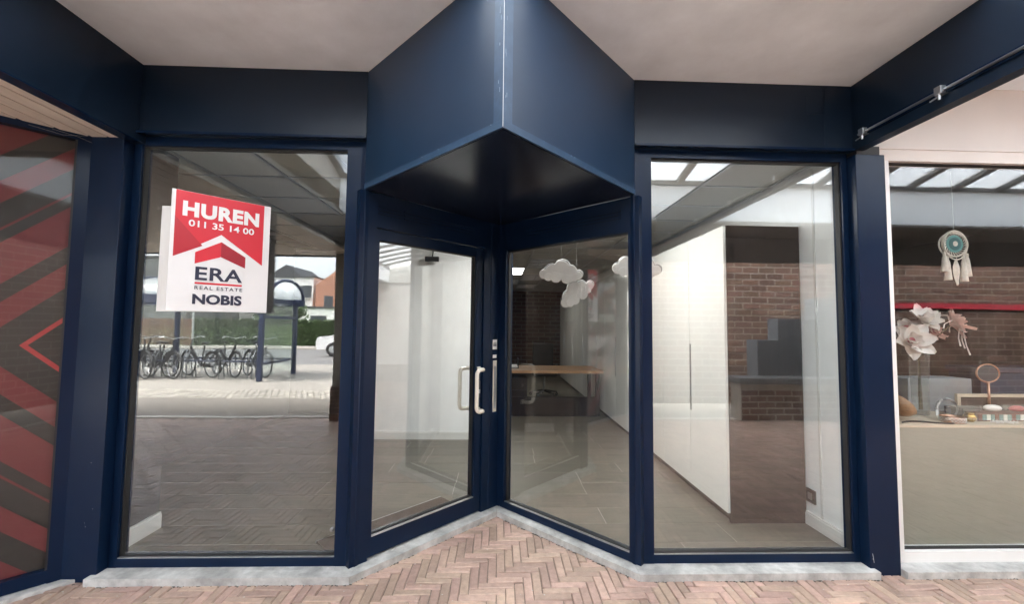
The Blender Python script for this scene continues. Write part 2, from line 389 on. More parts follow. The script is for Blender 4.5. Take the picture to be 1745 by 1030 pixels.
o = field.build('brick_field', 'paver', floor); o['kind'] = 'stuff'
# a few crumbs, petals and specks of litter lying on the paving
mb = MB()
for i in range(46):
    x = random.uniform(-2.6, 3.1); y = random.uniform(-.24, -.07); s_ = random.uniform(.002, .006)
    if abs(x) < .75 and random.random() < .6: y = random.uniform(-.2, .72-abs(x))
    mb.ball((x, y, .001), s_, s_*.7, s_*.35, 6, 4)
o = mb.build('grit', 'dust'); tag(o, 'pale grit and crumbs scattered on the herringbone paving', 'grit', None, 'stuff')

# ---- roofs and ceilings
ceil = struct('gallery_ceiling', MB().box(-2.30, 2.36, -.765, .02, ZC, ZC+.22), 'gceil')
MB().box(2.36, 12.5, -.765, .16, ZC+.045, ZC+.24).build('ceiling_panel', 'gceil', ceil)
MB().box(-2.28, 12.5, -4.15, -3.2, 3.03, 3.068).build('rear_panel', 'gceil_dark', ceil)
MB().box(-2.28, 12.5, -4.21, -4.155, 2.62, 3.08).build('edge_board', 'gceil_dark', ceil)
struct('roof', MB().box(-9.5, 12.5, .02, 13.4, 3.345, 3.6).box(-9.5, -2.6, -4.2, .02, 2.80, 3.3).box(-2.6, -2.30, -4.2, .02, 3.10, 3.4), 'roof_dark')
# slatted soffit on the left
so = struct('slat_soffit', MB().box(-9.5, -2.30, -4.14, .02, 2.665, 2.80), 'slat_gap')
i = 0; x = -2.302
while x > -9.3:
    x1 = x-.088; ye = min(-.02, max(-1.75, (x1+2.56)))
    MB().box(x1, x, -4.14, ye, 2.62, 2.668, .003).build('slat', 'slat', so); x -= .100
MB().box(-9.5, -2.30, -4.20, -4.145, 2.60, 3.1).build('edge_board', 'navy', so)
# rooflight over the gallery
rl = thing('rooflight', (3.5, -2, 3.1), 'sloping glazed rooflight over the gallery behind the camera', 'rooflight')
MB().box(-2.3, 12.5, -3.235, -3.215, 3.07, 3.60).build('frosted_upstand', 'frosted', rl)
MB().box(-2.3, 12.5, -.765, -.70, 3.10+.225, 4.28).box(-2.36, -2.3, -3.26, -.64, 3.07, 4.3).box(12.44, 12.5, -3.2, -.70, 3.07, 4.3).build('upstand', 'concrete', rl)
sl = (4.22-3.66)/(3.2-.95)
for i in range(24):
    x = -2.28+i*.70
    if x > 12.4: break
    MB().extr([(-3.24, 3.60), (-.66, 4.20), (-.66, 4.28), (-3.24, 3.68)], 'x', x-.045, x+.045).build('bar', 'house_grey', rl)
    if x+.7 < 12.5: MB().extr([(-3.22, 3.655), (-.66, 4.252), (-.66, 4.262), (-3.22, 3.665)], 'x', x+.047, x+.653).build('pane', 'rooflight', rl)
MB().box(-2.3, 12.5, -3.30, -3.19, 3.60, 3.66).build('sill', 'house_grey', rl)

# ---- shop interior: floor
RK = 1.0                                          # inner edge of the recess: y = RK - |x|
def outside_recess(p):
    if min(q[1] for q in p) >= RK: return [p]
    out = []
    for a_, b_ in ((1, -1), (-1, -1)):               # left half then right half
        q_ = clip_poly(clip_poly(p, a_, 0, 0), a_, b_, -RK)
        if len(q_) > 2: out.append(q_)
    return out
sfm = MB().box(-3.6, 2.60, RK, 13.0, -.15, -.002)
for q_ in outside_recess([(-3.6, .10), (2.6, .10), (2.6, RK-.0005), (-3.6, RK-.0005)]): sfm.prism(q_, -.15, -.002)
sf = struct('shop_floor', sfm, 'grout')
PL, PW = 1.2, .28
for j in range(46):
    y0 = .12-.01+j*PW; off = random.choice((0, .4, .8))-random.uniform(0, .1)
    for i in range(-1, 7):
        x0 = max(-3.55, -3.6+i*PL-off); x1 = min(2.42, -3.6+(i+1)*PL-off)
        if x1-x0 < .05 or y0 > 12.6: continue
        zt_ = random.uniform(-.0012, .0006)
        for q_ in outside_recess([(x0+.0024, y0+.0024), (x1-.0024, y0+.0024), (x1-.0024, y0+PW-.0024), (x0+.0024, y0+PW-.0024)]): MB().prism(q_, -.02, zt_).build('floor_tile', 'tile', sf)
# ---- interior walls
def wall(name, mb, m='white_wall', label=None):
    o = mb.build(name, m); o['kind'] = 'structure'; return o
wr = wall('wall_right', MB().box(2.405, 2.52, .15, 13.0, -.1, 3.3))
MB().box(2.385, 2.405, .15, .66, 0, .085).box(2.391, 2.405, .15, .66, .085, .098).build('skirting', 'skirting', wr)
MB().box(2.395, 2.405, .50, .515, .1, 2.74).build('wall_seam', 'skirting', wr)
wall('wall_far', MB().box(-3.6, 2.6, 12.6, 12.7, -.1, 3.3), 'brick_far')
wp = wall('wall_middle', MB().box(-1.72, -.12, 3.03, 3.15, 0, 2.80))
MB().box(-1.72, -.12, 3.015, 3.03, 0, .085).box(-1.72, -.12, 3.021, 3.03, .085, .10).build('skirting', 'skirting', wp)
wall('wall_passage', MB().box(-.24, -.12, 3.15, 12.6, 0, 2.80), 'brown_wall')
wall('wall_left', MB().box(-3.6, -3.48, .8, 12.6, -.1, 3.3), 'dark_wall')
wall('wall_back', MB().box(-3.48, -1.72, 4.6, 4.7, 0, 3.2), 'dark_wall')
wstub = wall('wall_stub', MB().box(-3.6, -2.47, .15, .64, -.1, 3.3), 'dark_wall')
MB().box(-2.47, -2.447, .15, .64, 0, .10).box(-2.47, -2.453, .15, .64, .10, .115).build('skirting', 'skirting', wstub)
# ---- interior suspended ceiling
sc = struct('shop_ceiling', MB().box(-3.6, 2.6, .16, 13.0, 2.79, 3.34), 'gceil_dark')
LAMPS = {(0, 10): 'on', (1, 8): 'louvre', (1, 12): 'louvre', (1, 16): 'louvre', (0, 1): 'led', (1, 0): 'soft', (0, 14): 'louvre'}  # the two panels by the entrance are added fill, hidden from the camera
for i in range(-6, 4):
    for j in range(0, 21):
        x0, y0 = -.03+i*.60, .40+j*.60
        if x0+.6 > 2.45 or x0 < -3.5: continue
        if y0 < 1.2 and abs(x0+.3) < .9: continue
        k = LAMPS.get((i, j)) or LAMPS.get((i, j-1))
        if k: continue
        MB().box(x0+.012, x0+.588, y0+.012, y0+.588, 2.758, 2.772).build('ceiling_tile', 'ctile', sc)
grid = MB()
for i in range(-6, 5): grid.box(-.03+i*.6-.012, -.03+i*.6+.012, .16, 12.6, 2.75, 2.79)
grid.build('ceiling_grid', 'alu', sc)
for j in range(0, 22): MB().box(-3.5, 2.4, .40+j*.6-.012, .40+j*.6+.012, 2.7515, 2.79).build('grid_rail', 'alu', sc)
LAMP_LABEL = {(0, 10): 'lit white ceiling panel deep in the shop above the desk', (0, 1): 'lit ceiling panel just inside the entrance, nearer the door', (1, 0): 'lit ceiling panel just inside the entrance, nearer the white cabinet',
    (1, 8): 'unlit louvred ceiling lamp nearest the paper clouds', (1, 12): 'unlit louvred ceiling lamp, second from the front', (1, 16): 'unlit louvred ceiling lamp farthest back on the right', (0, 14): 'unlit louvred ceiling lamp behind the lit panel'}
for (i, j), k in LAMPS.items():
    x0, y0 = -.03+i*.6, .40+j*.6; t = thing('ceiling_lamp', (x0+.3, y0+.6, 2.76), LAMP_LABEL[(i, j)], 'ceiling lamp', 'lamps in the shop ceiling')
    MB().box(x0+.014, x0+.586, y0+.014, y0+1.186, 2.762, 2.785).build('tray', 'alu' if k == 'louvre' else 'white_paint', t)
    if k == 'louvre':
        for q in range(5): MB().box(x0+.03, x0+.57, y0+.06+q*.26, y0+.085+q*.26, 2.745, 2.762).build('louvre', 'alu', t)
        for q in range(4): MB().box(x0+.08+q*.145, x0+.092+q*.145, y0+.03, y0+1.17, 2.744, 2.762).build('louvre', 'alu', t)
    else: MB().box(x0+.03, x0+.57, y0+.03, y0+1.17, 2.755, 2.761).build('diffuser', {'led': 'led', 'soft': 'led_soft'}.get(k, 'led_far'), t)

# ================================================================== SHOPFRONT
# ---- stone plinth
pl_ = thing('stone_plinth', (0, 0, 0), 'low grey stone plinth stepping in and out under the blue shopfront', 'plinth')
def plinth_piece(poly): MB().prism(poly, -.05, PZ).build('stone', 'stone', pl_)
for x0, x1 in ((-2.33, -1.58), (-1.578, -A)):
    plinth_piece([(x0, -.062), (x1, -.062), (x1+(.0 if x1 > -1 else 0), .13), (x0, .13)])
for x0, x1 in ((A, 1.56), (1.562, 2.31)): plinth_piece([(x0, -.062), (x1, -.062), (x1, .13), (x0, .13)])
for sg in (-1, 1):
    for t0, t1 in ((0., .49), (.492, 1.)):
        p0 = Vector((sg*A, -.062)); p1 = Vector((0, K0)); a_, b_ = p0.lerp(p1, t0), p0.lerp(p1, t1); n_ = Vector((0, .20))
        if t0 == 0: a_ = Vector((sg*(A-.002), -.060))
        if t1 == 1.: b_ = Vector((sg*.001, K0-.001))
        plinth_piece([tuple(a_), tuple(b_), tuple(b_+n_), tuple(a_+n_)])
mb = MB()                                        # dirt and moss where stone meets paving
rd = random.Random(5)
def dirt_run(p0, p1, nrm, n_):
    for k in range(n_):
        q_ = Vector(p0).lerp(Vector(p1), rd.random())+Vector(nrm)*rd.uniform(-.002, .008); r_ = rd.uniform(.002, .006)
        mb.ball((q_.x, q_.y, -.001), r_*rd.uniform(.8, 2.2), r_*.7, r_*rd.uniform(.35, .8), 6, 4)
dirt_run((-2.33, -.062), (-A, -.062), (0, -1), 110); dirt_run((A, -.062), (2.31, -.062), (0, -1), 150)
dirt_run((-A, -.062), (0, K0), (.7, -.7), 120); dirt_run((A, -.062), (0, K0), (-.7, -.7), 120); dirt_run((2.48, -.062), (3.4, -.062), (0, -1), 60); dirt_run((-2.62, -.14), (-2.33, .0), (.5, -.7), 40)
tag(mb.build('dirt_joint', 'stone_dirt', pl_), kind='stuff')
pr = thing('stone_sill', (3.2, 0, 0), 'grey stone sill under the white framed display window', 'sill')
MB().box(2.475, 3.6, -.062, .16, -.05, PZ, .004).build('stone', 'stone', pr); MB().box(3.602, 5.2, -.062, .16, -.05, PZ, .004).build('stone', 'stone', pr)

# ---- fascia bands left and right of the porch
def fascia(x0, x1, label, seam):
    t = thing('fascia', ((x0+x1)/2, 0, ZF), label, 'fascia')
    MB().box(x0, x1, 0, .16, ZF, ZC-.001).build('panel', 'navy', t)
    MB().box(x0+.003, x1-.003, -.022, .003, ZF-.008, ZF+.006).build('drip_edge', 'navy_frame', t)
    MB().box(seam-.0015, seam+.0015, -.0012, .002, ZF+.012, ZC-.02).build('joint_strip', 'navy', t)
    return t
fascia(-2.235, -A-.002, 'dark blue fascia band above the window with the letting sign', -2.215)
tf = fascia(A+.002, 2.285, 'dark blue fascia band above the window with the white cabinet', 2.10)
MB().box(1.985, 2.095, -.002, .001, 2.90, 3.02).build('cover_plate', 'navy', tf)

# ---- porch canopy: diamond in plan
cn = thing('porch_canopy', (0, 0, ZS), 'dark blue pointed porch canopy jutting out over the recessed entrance', 'canopy')
q = .857
for sg in (-1, 1):
    p0, p1 = Vector((sg*A, 0)), Vector((0, -q)); n_ = Vector((0, .022))
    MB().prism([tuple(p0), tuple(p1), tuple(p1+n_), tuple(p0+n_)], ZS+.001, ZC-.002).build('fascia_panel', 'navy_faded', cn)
    d = (p1-p0).normalized(); nn = Vector((d.y, -d.x)); nn = nn if nn.y < 0 else -nn
    MB().prism([tuple(p0+nn*.004), tuple(p1+Vector((0, -.0056))), tuple(p1), tuple(p0)], ZS-.004, ZS+.030).build('edge_trim', 'navy_edge', cn)
    w = .055; MB().prism([tuple(p1+Vector((0, -.0042))), tuple(p1-d*w+nn*.003), tuple(p1-d*w), tuple(p1)], ZS+.031, ZC-.003).build('corner_trim', 'navy_edge', cn)
    mb = MB()
    for k in range(5):
        z = random.uniform(ZS+.1, ZC-.2); dd = p1-d*random.uniform(.010, .03)+nn*.003; mb.box(dd.x-.001, dd.x+.001, dd.y-.0012, dd.y+.001, z, z+random.uniform(.004, .03))
    for k in range(3):
        t = random.uniform(.5, .98); dd = p0.lerp(p1, t)+nn*.0045; mb.box(dd.x-.002, dd.x+.002, dd.y-.001, dd.y+.001, ZS+.026, ZS+.029)
    tag(mb.build('paint_chip', 'navy_worn', cn), kind='stuff')
MB().box(-.0012, .0012, -q-.0062, -q-.004, ZS-.002, ZC-.004).build('bare_edge', 'chip', cn)
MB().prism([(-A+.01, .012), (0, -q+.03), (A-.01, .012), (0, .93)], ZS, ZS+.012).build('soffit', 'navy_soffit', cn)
MB().prism([(-A+.03, .03), (0, -q+.035), (A-.03, .06), (0, 1.0)], ZC-.03, ZC-.008).build('roof_cap', 'gceil_dark', cn)
for sg in (-1, 1):                                # closing board above the doors, with ventilation grooves
    X = frame_xf((0, KF+.03, 0), (sg, -1), (sg, 1))
    MB(X).box(.0, 1.25, .0, .03, ZS+.012, ZC).build('closing_board', 'navy', cn)

# ---- recess frames: local u from the deep corner outwards, n inwards
XL = frame_xf((0, KF, 0), (-1, -1), (-1, 1)); XR = frame_xf((0, KF, 0), (1, -1), (1, 1))
U_OUT = 1.225
def louvres(X, u0, u1, par):
    for z in (2.212, 2.235, 2.258): MB(X).box(u0, u1, -.012, .0, z, z+.012, .002).build('vent_rib', 'navy_frame', par)
# door on the left side of the recess
dr = thing('entrance_door', (-.45, .45, PZ), 'dark blue glazed entrance door with white bar handles in the recess', 'door')
MB(XL).box(1.128, U_OUT+.02, .0, .10, PZ, ZS).build('door_jamb', 'navy_frame', dr)
MB(XL).box(.10, .178, .0, .10, PZ, ZS).build('door_jamb', 'navy_frame', dr)
MB(XL).box(.178, 1.128, .0, .10, 2.125, ZS).build('door_head', 'navy_frame', dr)
louvres(XL, .95, 1.12, dr); louvres(XL, .30, .93, dr)
leaf = MB(XL)
leaf.box(1.085+.012, 1.124, .012, .075, .054, 2.12).box(.182, .252, .012, .075, .054, 2.12).box(.252, 1.097, .0125, .0745, 2.050, 2.12).box(.252, 1.097, .0125, .0745, .054, .176)
lf = leaf.build('door_leaf', 'navy_frame', dr)
MB(XL).box(.252, 1.097, .040, .048, .176, 2.050).build('glass', 'pane', lf)
rb = MB(XL)
rb.box(.252, .258, .030, .058, .176, 2.050).box(1.091, 1.097, .030, .058, .176, 2.050).box(.258, 1.091, .030, .058, .176, .182).box(.258, 1.091, .030, .058, 2.044, 2.050)
rb.build('gasket', 'rubber', lf)
MB(XL).box(.252, 1.097, .008, .026, .173, .179).build('glazing_bead', 'alu', lf)
def d_handle(X, u0, u1, n0, n1, z0, z1, r=.0155):
    pts = [(u0, n0, z0)]
    def arc(c, a0, a1, axu):
        return [(c[0]+axu*.035*math.cos(a), n1, c[1]+.035*math.sin(a)) for a in [a0+(a1-a0)*k/5 for k in range(6)]]
    sgn = 1 if u1 > u0 else -1
    pts = [(u0, n0, z0), (u0, (n0+n1)/2, z0), (u0+sgn*.01, n1, z0)] + [(u1-sgn*.035+sgn*.035*math.cos(a), n1, z0+.035+.035*math.sin(a)) for a in [-math.pi/2+k*math.pi/10 for k in range(6)]]
    pts += [(u1-sgn*.035+sgn*.035*math.cos(a), n1, z1-.035+.035*math.sin(a)) for a in [k*math.pi/10 for k in range(6)]] + [(u0+sgn*.01, n1, z1), (u0, (n0+n1)/2, z1), (u0, n0, z1)]
    return MB(X).tube(pts, r, 10)
h1 = d_handle(XL, .215, .288, .012, -.055, .835, 1.155).build('bar_handle', 'handle_white', dr, True)
h2_ = d_handle(XL, .215, .300, .075, .135, .835, 1.155).build('bar_handle', 'handle_white', dr, True)
MB(XL).box(.200, .230, .004, .0125, .815, .855).box(.200, .230, .004, .0125, 1.135, 1.175).build('handle_rose', 'handle_white', h1)
lk = MB(XL).box(.196, .222, .006, .0125, .93, 1.06, .002).build('lock_plate', 'black', dr)
MB(XL).lathe([(.0, 0), (.008, 0), (.008, .008), (0, .008)], (0, 0, 0), 10)
MB(XL).box(.203, .215, -.001, .006, .965, .995, .001).build('lock_cylinder', 'steel', lk)
# corner post in the deep corner
cp = thing('corner_post', (0, KF, 0), 'dark blue post in the deep corner between door and fixed pane', 'post')
MB().prism([(-.0745, KF-.0745), (-.068, KF-.071), (0, KF-.004), (.02, KF-.02), (.02, KF+.08), (-.10, KF+.03)], PZ, ZS-.001).build('post', 'navy_frame', cp)
MB().prism([(-.07, KF-.066), (0, KF-.006), (.05, KF-.044), (.09, KF+.03), (0, KF+.11), (-.11, KF+.02)], PZ+.01, ZS+.02).build('post_core', 'navy_frame', cp)
MB(XL).box(.028, .068, -.006, -.0005, .80, 1.215, .001).build('strike_plate', 'handle_white', cp)
MB(XL).box(.036, .060, -.0075, -.006, .83, 1.17).build('strike_slot', 'alu', cp)
MB(XL).box(.030, .072, -.004, -.0005, 1.235, 1.262).build('sticker', 'paper_white', cp)
stk = MB(XL).box(.026, .074, -.004, -.0005, 1.305, 1.385).build('sticker', 'paper_white', cp)
mbi = MB(XL)
for k, (a_, b_) in enumerate(((.034, .046), (.054, .066))): mbi.box(a_, b_, -.0055, -.004, 1.33, 1.352)
mbi.box(.034, .066, -.0055, -.004, 1.358, 1.362); mbi.build('sticker_print', 'ink', stk)
# fixed pane on the right side of the recess
fp = thing('recess_window', (.45, .45, PZ), 'tall dark blue framed fixed pane with paper clouds behind it', 'window')
fr_ = MB(XR); fr_.box(.030, .070, .0, .085, PZ+.002, ZS).box(1.168, U_OUT+.02, .0, .085, PZ+.002, ZS).box(.070, 1.168, .0005, .0845, 2.118, ZS-.001).box(.070, 1.168, .0005, .0845, PZ+.002, .090)
fr_.build('frame', 'navy_frame', fp); louvres(XR, .30, 1.12, fp)
MB(XR).box(.070, 1.168, .045, .053, .090, 2.118).build('glass', 'pane', fp)
rb = MB(XR); rb.box(.070, .077, .03, .06, .09, 2.118).box(1.161, 1.168, .03, .06, .09, 2.118).box(.077, 1.161, .03, .06, .09, .097).box(.077, 1.161, .03, .06, 2.111, 2.118); rb.build('gasket', 'rubber', fp)
MB(XR).box(.072, 1.166, .010, .030, .089, .0935).build('glazing_bead', 'alu', fp)

# ---- the two big windows
def big_window(x0, x1, gx0, gx1, label):
    t = thing('shop_window', ((x0+x1)/2, .06, PZ), label, 'window')
    MB().box(x0, gx0, .05, .13, PZ, ZF-.001).build('stile', 'navy_frame', t); MB().box(gx1, x1, .05, .13, PZ, ZF-.001).build('stile', 'navy_frame', t)
    MB().box(gx0, gx1, .0505, .1295, 2.607, ZF-.001).build('rail', 'navy_frame', t); MB().box(gx0, gx1, .0505, .1295, PZ+.001, .094).build('rail', 'navy_frame', t)
    MB().box(gx0, gx1, .082, .090, .094, 2.607).build('glass', 'pane', t)
    rb = MB(); rb.box(gx0, gx0+.008, .068, .104, .094, 2.607).box(gx1-.008, gx1, .068, .104, .094, 2.607).box(gx0+.008, gx1-.008, .068, .104, .094, .102).box(gx0+.008, gx1-.008, .068, .104, 2.599, 2.607); rb.build('gasket', 'rubber', t)
    MB().box(gx0+.002, gx1-.002, .053, .068, .093, .0975).build('glazing_bead', 'alu', t)
    return t
w1 = big_window(-2.296, -.885, -2.250, -.978, 'tall blue framed shop window carrying the red letting sign')
w2 = big_window(.885, 2.282, .972, 2.246, 'tall blue framed shop window in front of the white cabinet')
kn = MB(XL)
lk2 = MB().lathe([(0, 0), (.013, 0), (.013, .01), (.008, .016), (0, .016)], (0, 0, 0), 12)
lk2.xf = Matrix.Translation((-1.005, .082, .245)) @ Matrix.Rotation(R(90), 4, 'X'); lk2.build('glass_stud', 'steel', w1)
# corner posts at the mouth of the recess
for sg, lb in ((-1, 'dark blue corner post between the sign window and the entrance door'), (1, 'dark blue corner post between the fixed pane and the cabinet window')):
    t = thing('corner_post', (sg*.86, .03, 0), lb, 'post')
    MB().prism([(sg*.888, .044), (sg*.852, .040), (sg*.838, .058), (sg*.90, .14)], PZ, ZF-.006).build('post', 'navy_frame', t)

# ---- pilasters
def pilaster(x0, x1, label):
    t = thing('pilaster', ((x0+x1)/2, 0, 0), label, 'pilaster')
    MB().box(x0, x1, -.018, .16, -.01, ZF-.03, .004).build('casing', 'navy_frame', t)
    MB().box(x0+.02, x1-.02, -.004, .14, ZF-.03, ZF+.03).build('cap', 'rubber', t)
    return t
tp = pilaster(-2.522, -2.300, 'dark blue metal pilaster between the red film window and the sign window')
mb = MB()
for k in range(7): z = random.uniform(.05, 1.0); mb.box(-2.5+random.random()*.18, -2.5+random.random()*.18+.004, -.0195, -.018, z, z+.004)
mb = MB()
for k in range(4):
    x = random.uniform(-2.5, -2.32); z = random.uniform(.05, .9); mb.box(x, x+.002, -.0192, -.0179, z, z+.002)
tag(mb.build('dust_speck', 'dust', tp), kind='stuff')
tq = pilaster(2.284, 2.478, 'dark blue metal pilaster beside the white framed display window')
mb = MB().tube([(2.30, -.0185, .13), (2.303, -.019, .11), (2.308, -.0185, .075)], .0012, 5).tube([(2.30, -.0185, .10), (2.306, -.019, .09)], .001, 5); mb.build('scratch', 'chip', tq)

# ---- beams running out over the gallery
tb = thing('ceiling_beam', (-2.27, -2, ZF), 'dark blue ceiling beam above the slatted soffit', 'beam')
MB().box(-2.300, -2.232, -4.14, .10, 2.612, ZC+.003).build('casing', 'navy', tb); MB().box(-2.303, -2.229, -4.1, -.0, 2.606, 2.613).build('edge_trim', 'navy_frame', tb)
tb = thing('ceiling_beam', (2.33, -2, ZF), 'dark blue ceiling beam with a metal rail above the display window', 'beam')
MB().box(2.288, 2.356, -4.14, .10, ZF, ZC+.050).build('casing', 'navy', tb)
rl2 = MB().tube([(2.269, -4.1, 2.742), (2.269, -.06, 2.742)], .0075, 10).build('rail', 'steel', tb, True)
MB().box(2.275, 2.2875, -4.1, -.05, 2.725, 2.762).build('rail_back', 'navy_frame', tb)
for y in (-.10, -.56, -1.25, -1.95, -2.7, -3.4):
    b_ = MB().box(2.248, 2.288, y-.018, y+.018, 2.722, 2.764, .003).build('bracket', 'alu', tb)
    MB().tube([(2.258, y, 2.724), (2.258, y, 2.695)], .006, 8).build('screw', 'alu', b_); MB().tube([(2.256, y, 2.712), (2.256, y+.045, 2.706)], .004, 6).build('lever', 'alu', b_)

# ---- left neighbour: angled window with printed film
XS = frame_xf((-2.45, .025, 0), (-1, -1), (-1, 1))
t = thing('film_window', (-2.9, -.4, 0), 'angled blue framed window covered with dark film and red chevrons', 'window')
MB(XS).box(.0, .118, .0, .09, .0, 2.640).build('stile', 'navy_frame', t); MB(XS).box(1.72, 1.80, .0, .09, .0, 2.640).build('stile', 'navy_frame', t)
MB(XS).box(.118, 1.72, .0005, .0895, .022, .092).build('rail', 'navy_frame', t); MB(XS).box(.118, 1.72, .0005, .0895, 2.585, 2.640).build('rail', 'navy_frame', t)
MB(XS).box(.118, .128, .004, .03, .092, 2.585).build('glazing_bead', 'rubber', t)
MB(XS).box(.118, 1.72, .034, .042, .092, 2.585).build('glass', 'pane_film', t)
fm = MB(XS).box(.118, 1.72, .046, .052, .092, 2.585).build('film', 'film_dark', t)
CH = [(.255, .287, 'film_line'), (.46, .605, 'film_red'), (.71, .95, 'film_red'), (1.02, 1.036, 'film_red'), (1.18, 1.31, 'film_red'), (1.46, 1.70, 'film_red'), (1.86, 2.05, 'film_red')]
for o1, o2, m_ in CH:
    s0, ax = .119, 1.36
    for sg in (1, -1):
        p = [(s0, ax+sg*(o1-s0)), (o1, ax), (o2, ax), (s0, ax+sg*(o2-s0))]
        p = clip_poly(clip_poly(clip_poly(p, 0, 1, 2.584), 0, -1, -.093), 1, 0, 1.719)
        if len(p) < 3: continue
        mb = MB(XS); n = len(p)
        mb.add([(a_, .0445, b_) for a_, b_ in p]+[(a_, .0458, b_) for a_, b_ in p], [tuple(range(n)), tuple(range(2*n-1, n-1, -1))]+[(i, n+i, n+(i+1) % n, (i+1) % n) for i in range(n)])
        mb.build('chevron', m_, fm)
t2 = thing('stone_sill', (-2.9, -.4, 0), 'worn grey stone sill under the red chevron window', 'sill')
MB(XS).box(-.02, 1.8, -.055, .10, -.05, .018, .004).build('stone', 'stone', t2)
struct('wall_corner', MB().box(-9.5, -3.73, -1.30, -1.2, -.1, 2.7).prism([(-3.6, .2), (-2.55, .2), (-2.55, .12), (-3.6, -.85)], 2.66, 2.80), 'render_grey')
struct('wall_inner', MB().prism([(-2.6, .14), (-3.85, -1.1), (-3.85, .6), (-2.6, .6)], -.05, -.02).box(-3.95, -3.6, -1.2, .7, -.1, 2.7), 'dark_wall')

# ================================================================== LETTING SIGN
def text_obj(s, name, m, X, u0, u1, v0, v1, parent, bold=.0, n=-.0032, spacing=1.):
    c = bpy.data.curves.new(name, 'FONT'); c.body = s; c.size = 1; c.offset = bold; c.extrude = .0; c.space_character = spacing; c.resolution_u = 4
    tmp = bpy.data.objects.new(name, c); COL.objects.link(tmp); dg = bpy.context.evaluated_depsgraph_get(); dg.update()
    me = bpy.data.meshes.new_from_object(tmp.evaluated_get(dg)); bpy.data.objects.remove(tmp)
    xs = [v.co.x for v in me.vertices]; ys = [v.co.y for v in me.vertices]; ax, bx, ay, by = min(xs), max(xs), min(ys), max(ys)
    for v in me.vertices:
        p = Vector((u0+(v.co.x-ax)/(bx-ax)*(u1-u0), n, v0+(v.co.y-ay)/(by-ay)*(v1-v0))); v.co = X @ p
    me.materials.clear(); me.materials.append(MT[m]); o = bpy.data.objects.new(name, me); COL.objects.link(o); o.parent = parent; o.matrix_parent_inverse = parent.matrix_basis.inverted(); return o
sg_ = thing('letting_sign', (-1.78, -.15, 1.563), 'red and white angled letting sign reading HUREN on the shop window', 'sign')
SZ0, SH = 1.563, .663
def wing(apex, end, flip, text):
    a_, e_ = Vector(apex), Vector(end); L = (e_-a_).length; d = (e_-a_)/L; n_ = Vector((-d.y, d.x)) if not flip else Vector((d.y, -d.x))
    if flip: X = frame_xf((e_.x, e_.y, SZ0), tuple(-d), tuple(n_))
    else: X = frame_xf((a_.x, a_.y, SZ0), tuple(d), tuple(n_))
    b_ = MB(X).box(0, L, 0, .010, 0, SH).build('board', 'sign_white', sg_)
    if not text: return b_
    def poly(pts, n, name, m):
        return MB(X).add([(p*L, n, (1-q_)*SH) for p, q_ in pts], [tuple(range(len(pts)))]).build(name, m, b_)
    eu = (.035, .925) if not flip else (.075, .965); ap = (eu[0]+eu[1])/2
    poly([(eu[0], .002), (eu[1], .002), (eu[1], .565), (ap, .33), (eu[0], .557)][::-1], -.0012, 'red_field', 'sign_red')
    poly([(eu[0], .22), (ap-.18, .445), (eu[0], .556)][::-1], -.0018, 'dark_facet', 'sign_red_mid')
    c0 = ap+.005
    poly([(c0-.25, .505), (c0, .393), (c0, .525), (c0-.25, .602)][::-1], -.0012, 'roof_mark', 'sign_red')
    poly([(c0, .393), (c0+.255, .505), (c0+.255, .605), (c0, .525)][::-1], -.0012, 'roof_mark', 'sign_red_dark')
    T = lambda s, m, u0, u1, v0, v1, **k: text_obj(s, 'lettering', m, X, u0*L, u1*L, (1-v1)*SH, (1-v0)*SH, b_, **k)
    T('HUREN', 'sign_white', c0-.385, c0+.385, .085, .212, bold=.05, spacing=1.08)
    T('011 35 14 00', 'sign_white', c0-.325, c0+.335, .236, .292, bold=.02)
    T('ERA', 'ink', c0-.24, c0+.23, .625, .738, bold=.022, spacing=1.06)
    poly([(c0-.24, .756), (c0+.23, .756), (c0+.23, .772), (c0-.24, .772)][::-1], -.0012, 'underline', 'sign_red')
    T('REAL ESTATE', 'ink', c0-.24, c0+.235, .788, .818, bold=.012, spacing=1.25)
    T('NOBIS', 'ink', c0-.255, c0+.235, .856, .943, bold=.04)
    return b_
wing((-1.780, -.300), (-1.440, .045), False, True)
MB().box(-2.115, -1.47, .060, .068, 1.566, 2.226).build('mounting_board', 'sign_white', sg_)
for z_ in (1.60, 2.19): MB().prism([(-1.752, -.262), (-1.744, -.254), (-1.744, .059), (-1.752, .059)], z_-.012, z_+.012).build('bracket', 'alu', sg_)

# ================================================================== RIGHT NEIGHBOUR
t = thing('display_window', (3.3, .1, PZ), 'white framed display window of the neighbouring shop with trinkets inside', 'window')
MB().box(2.480, 2.560, .04, .14, PZ, 2.62).build('stile', 'white_paint', t); MB().box(4.9, 5.0, .04, .14, PZ, 2.62).build('stile', 'white_paint', t)
MB().box(2.560, 4.9, .041, .139, PZ+.0, .108).build('rail', 'white_paint', t); MB().box(2.480, 5.0, .04, .14, 2.62, 2.70).build('rail', 'cream', t)
MB().box(2.480, 5.0, .030, .05, 2.698, 2.708).build('drip_edge', 'cream', t)
MB().box(2.480, 5.2, .06, .16, 2.708, ZC+.06).build('header_panel', 'cream', t)
MB().box(2.560, 4.9, .085, .093, .108, 2.62).build('glass', 'pane_clear', t)
rb = MB().box(2.560, 2.567, .07, .106, .108, 2.62).box(2.567, 4.9, .07, .106, .108, .112).box(2.567, 4.9, .07, .106, 2.613, 2.62); rb.build('gasket', 'rubber', t)
wall('wall_divider', MB().box(2.53, 2.56, .15, 6, -.1, 3.3), 'dark_wall')
wall('wall_shop_far', MB().box(2.56, 7, 5.9, 6, -.1, 3.3), 'dark_wall'); wall('wall_shop_end', MB().box(6.9, 7, .15, 6, -.1, 3.3), 'dark_wall')
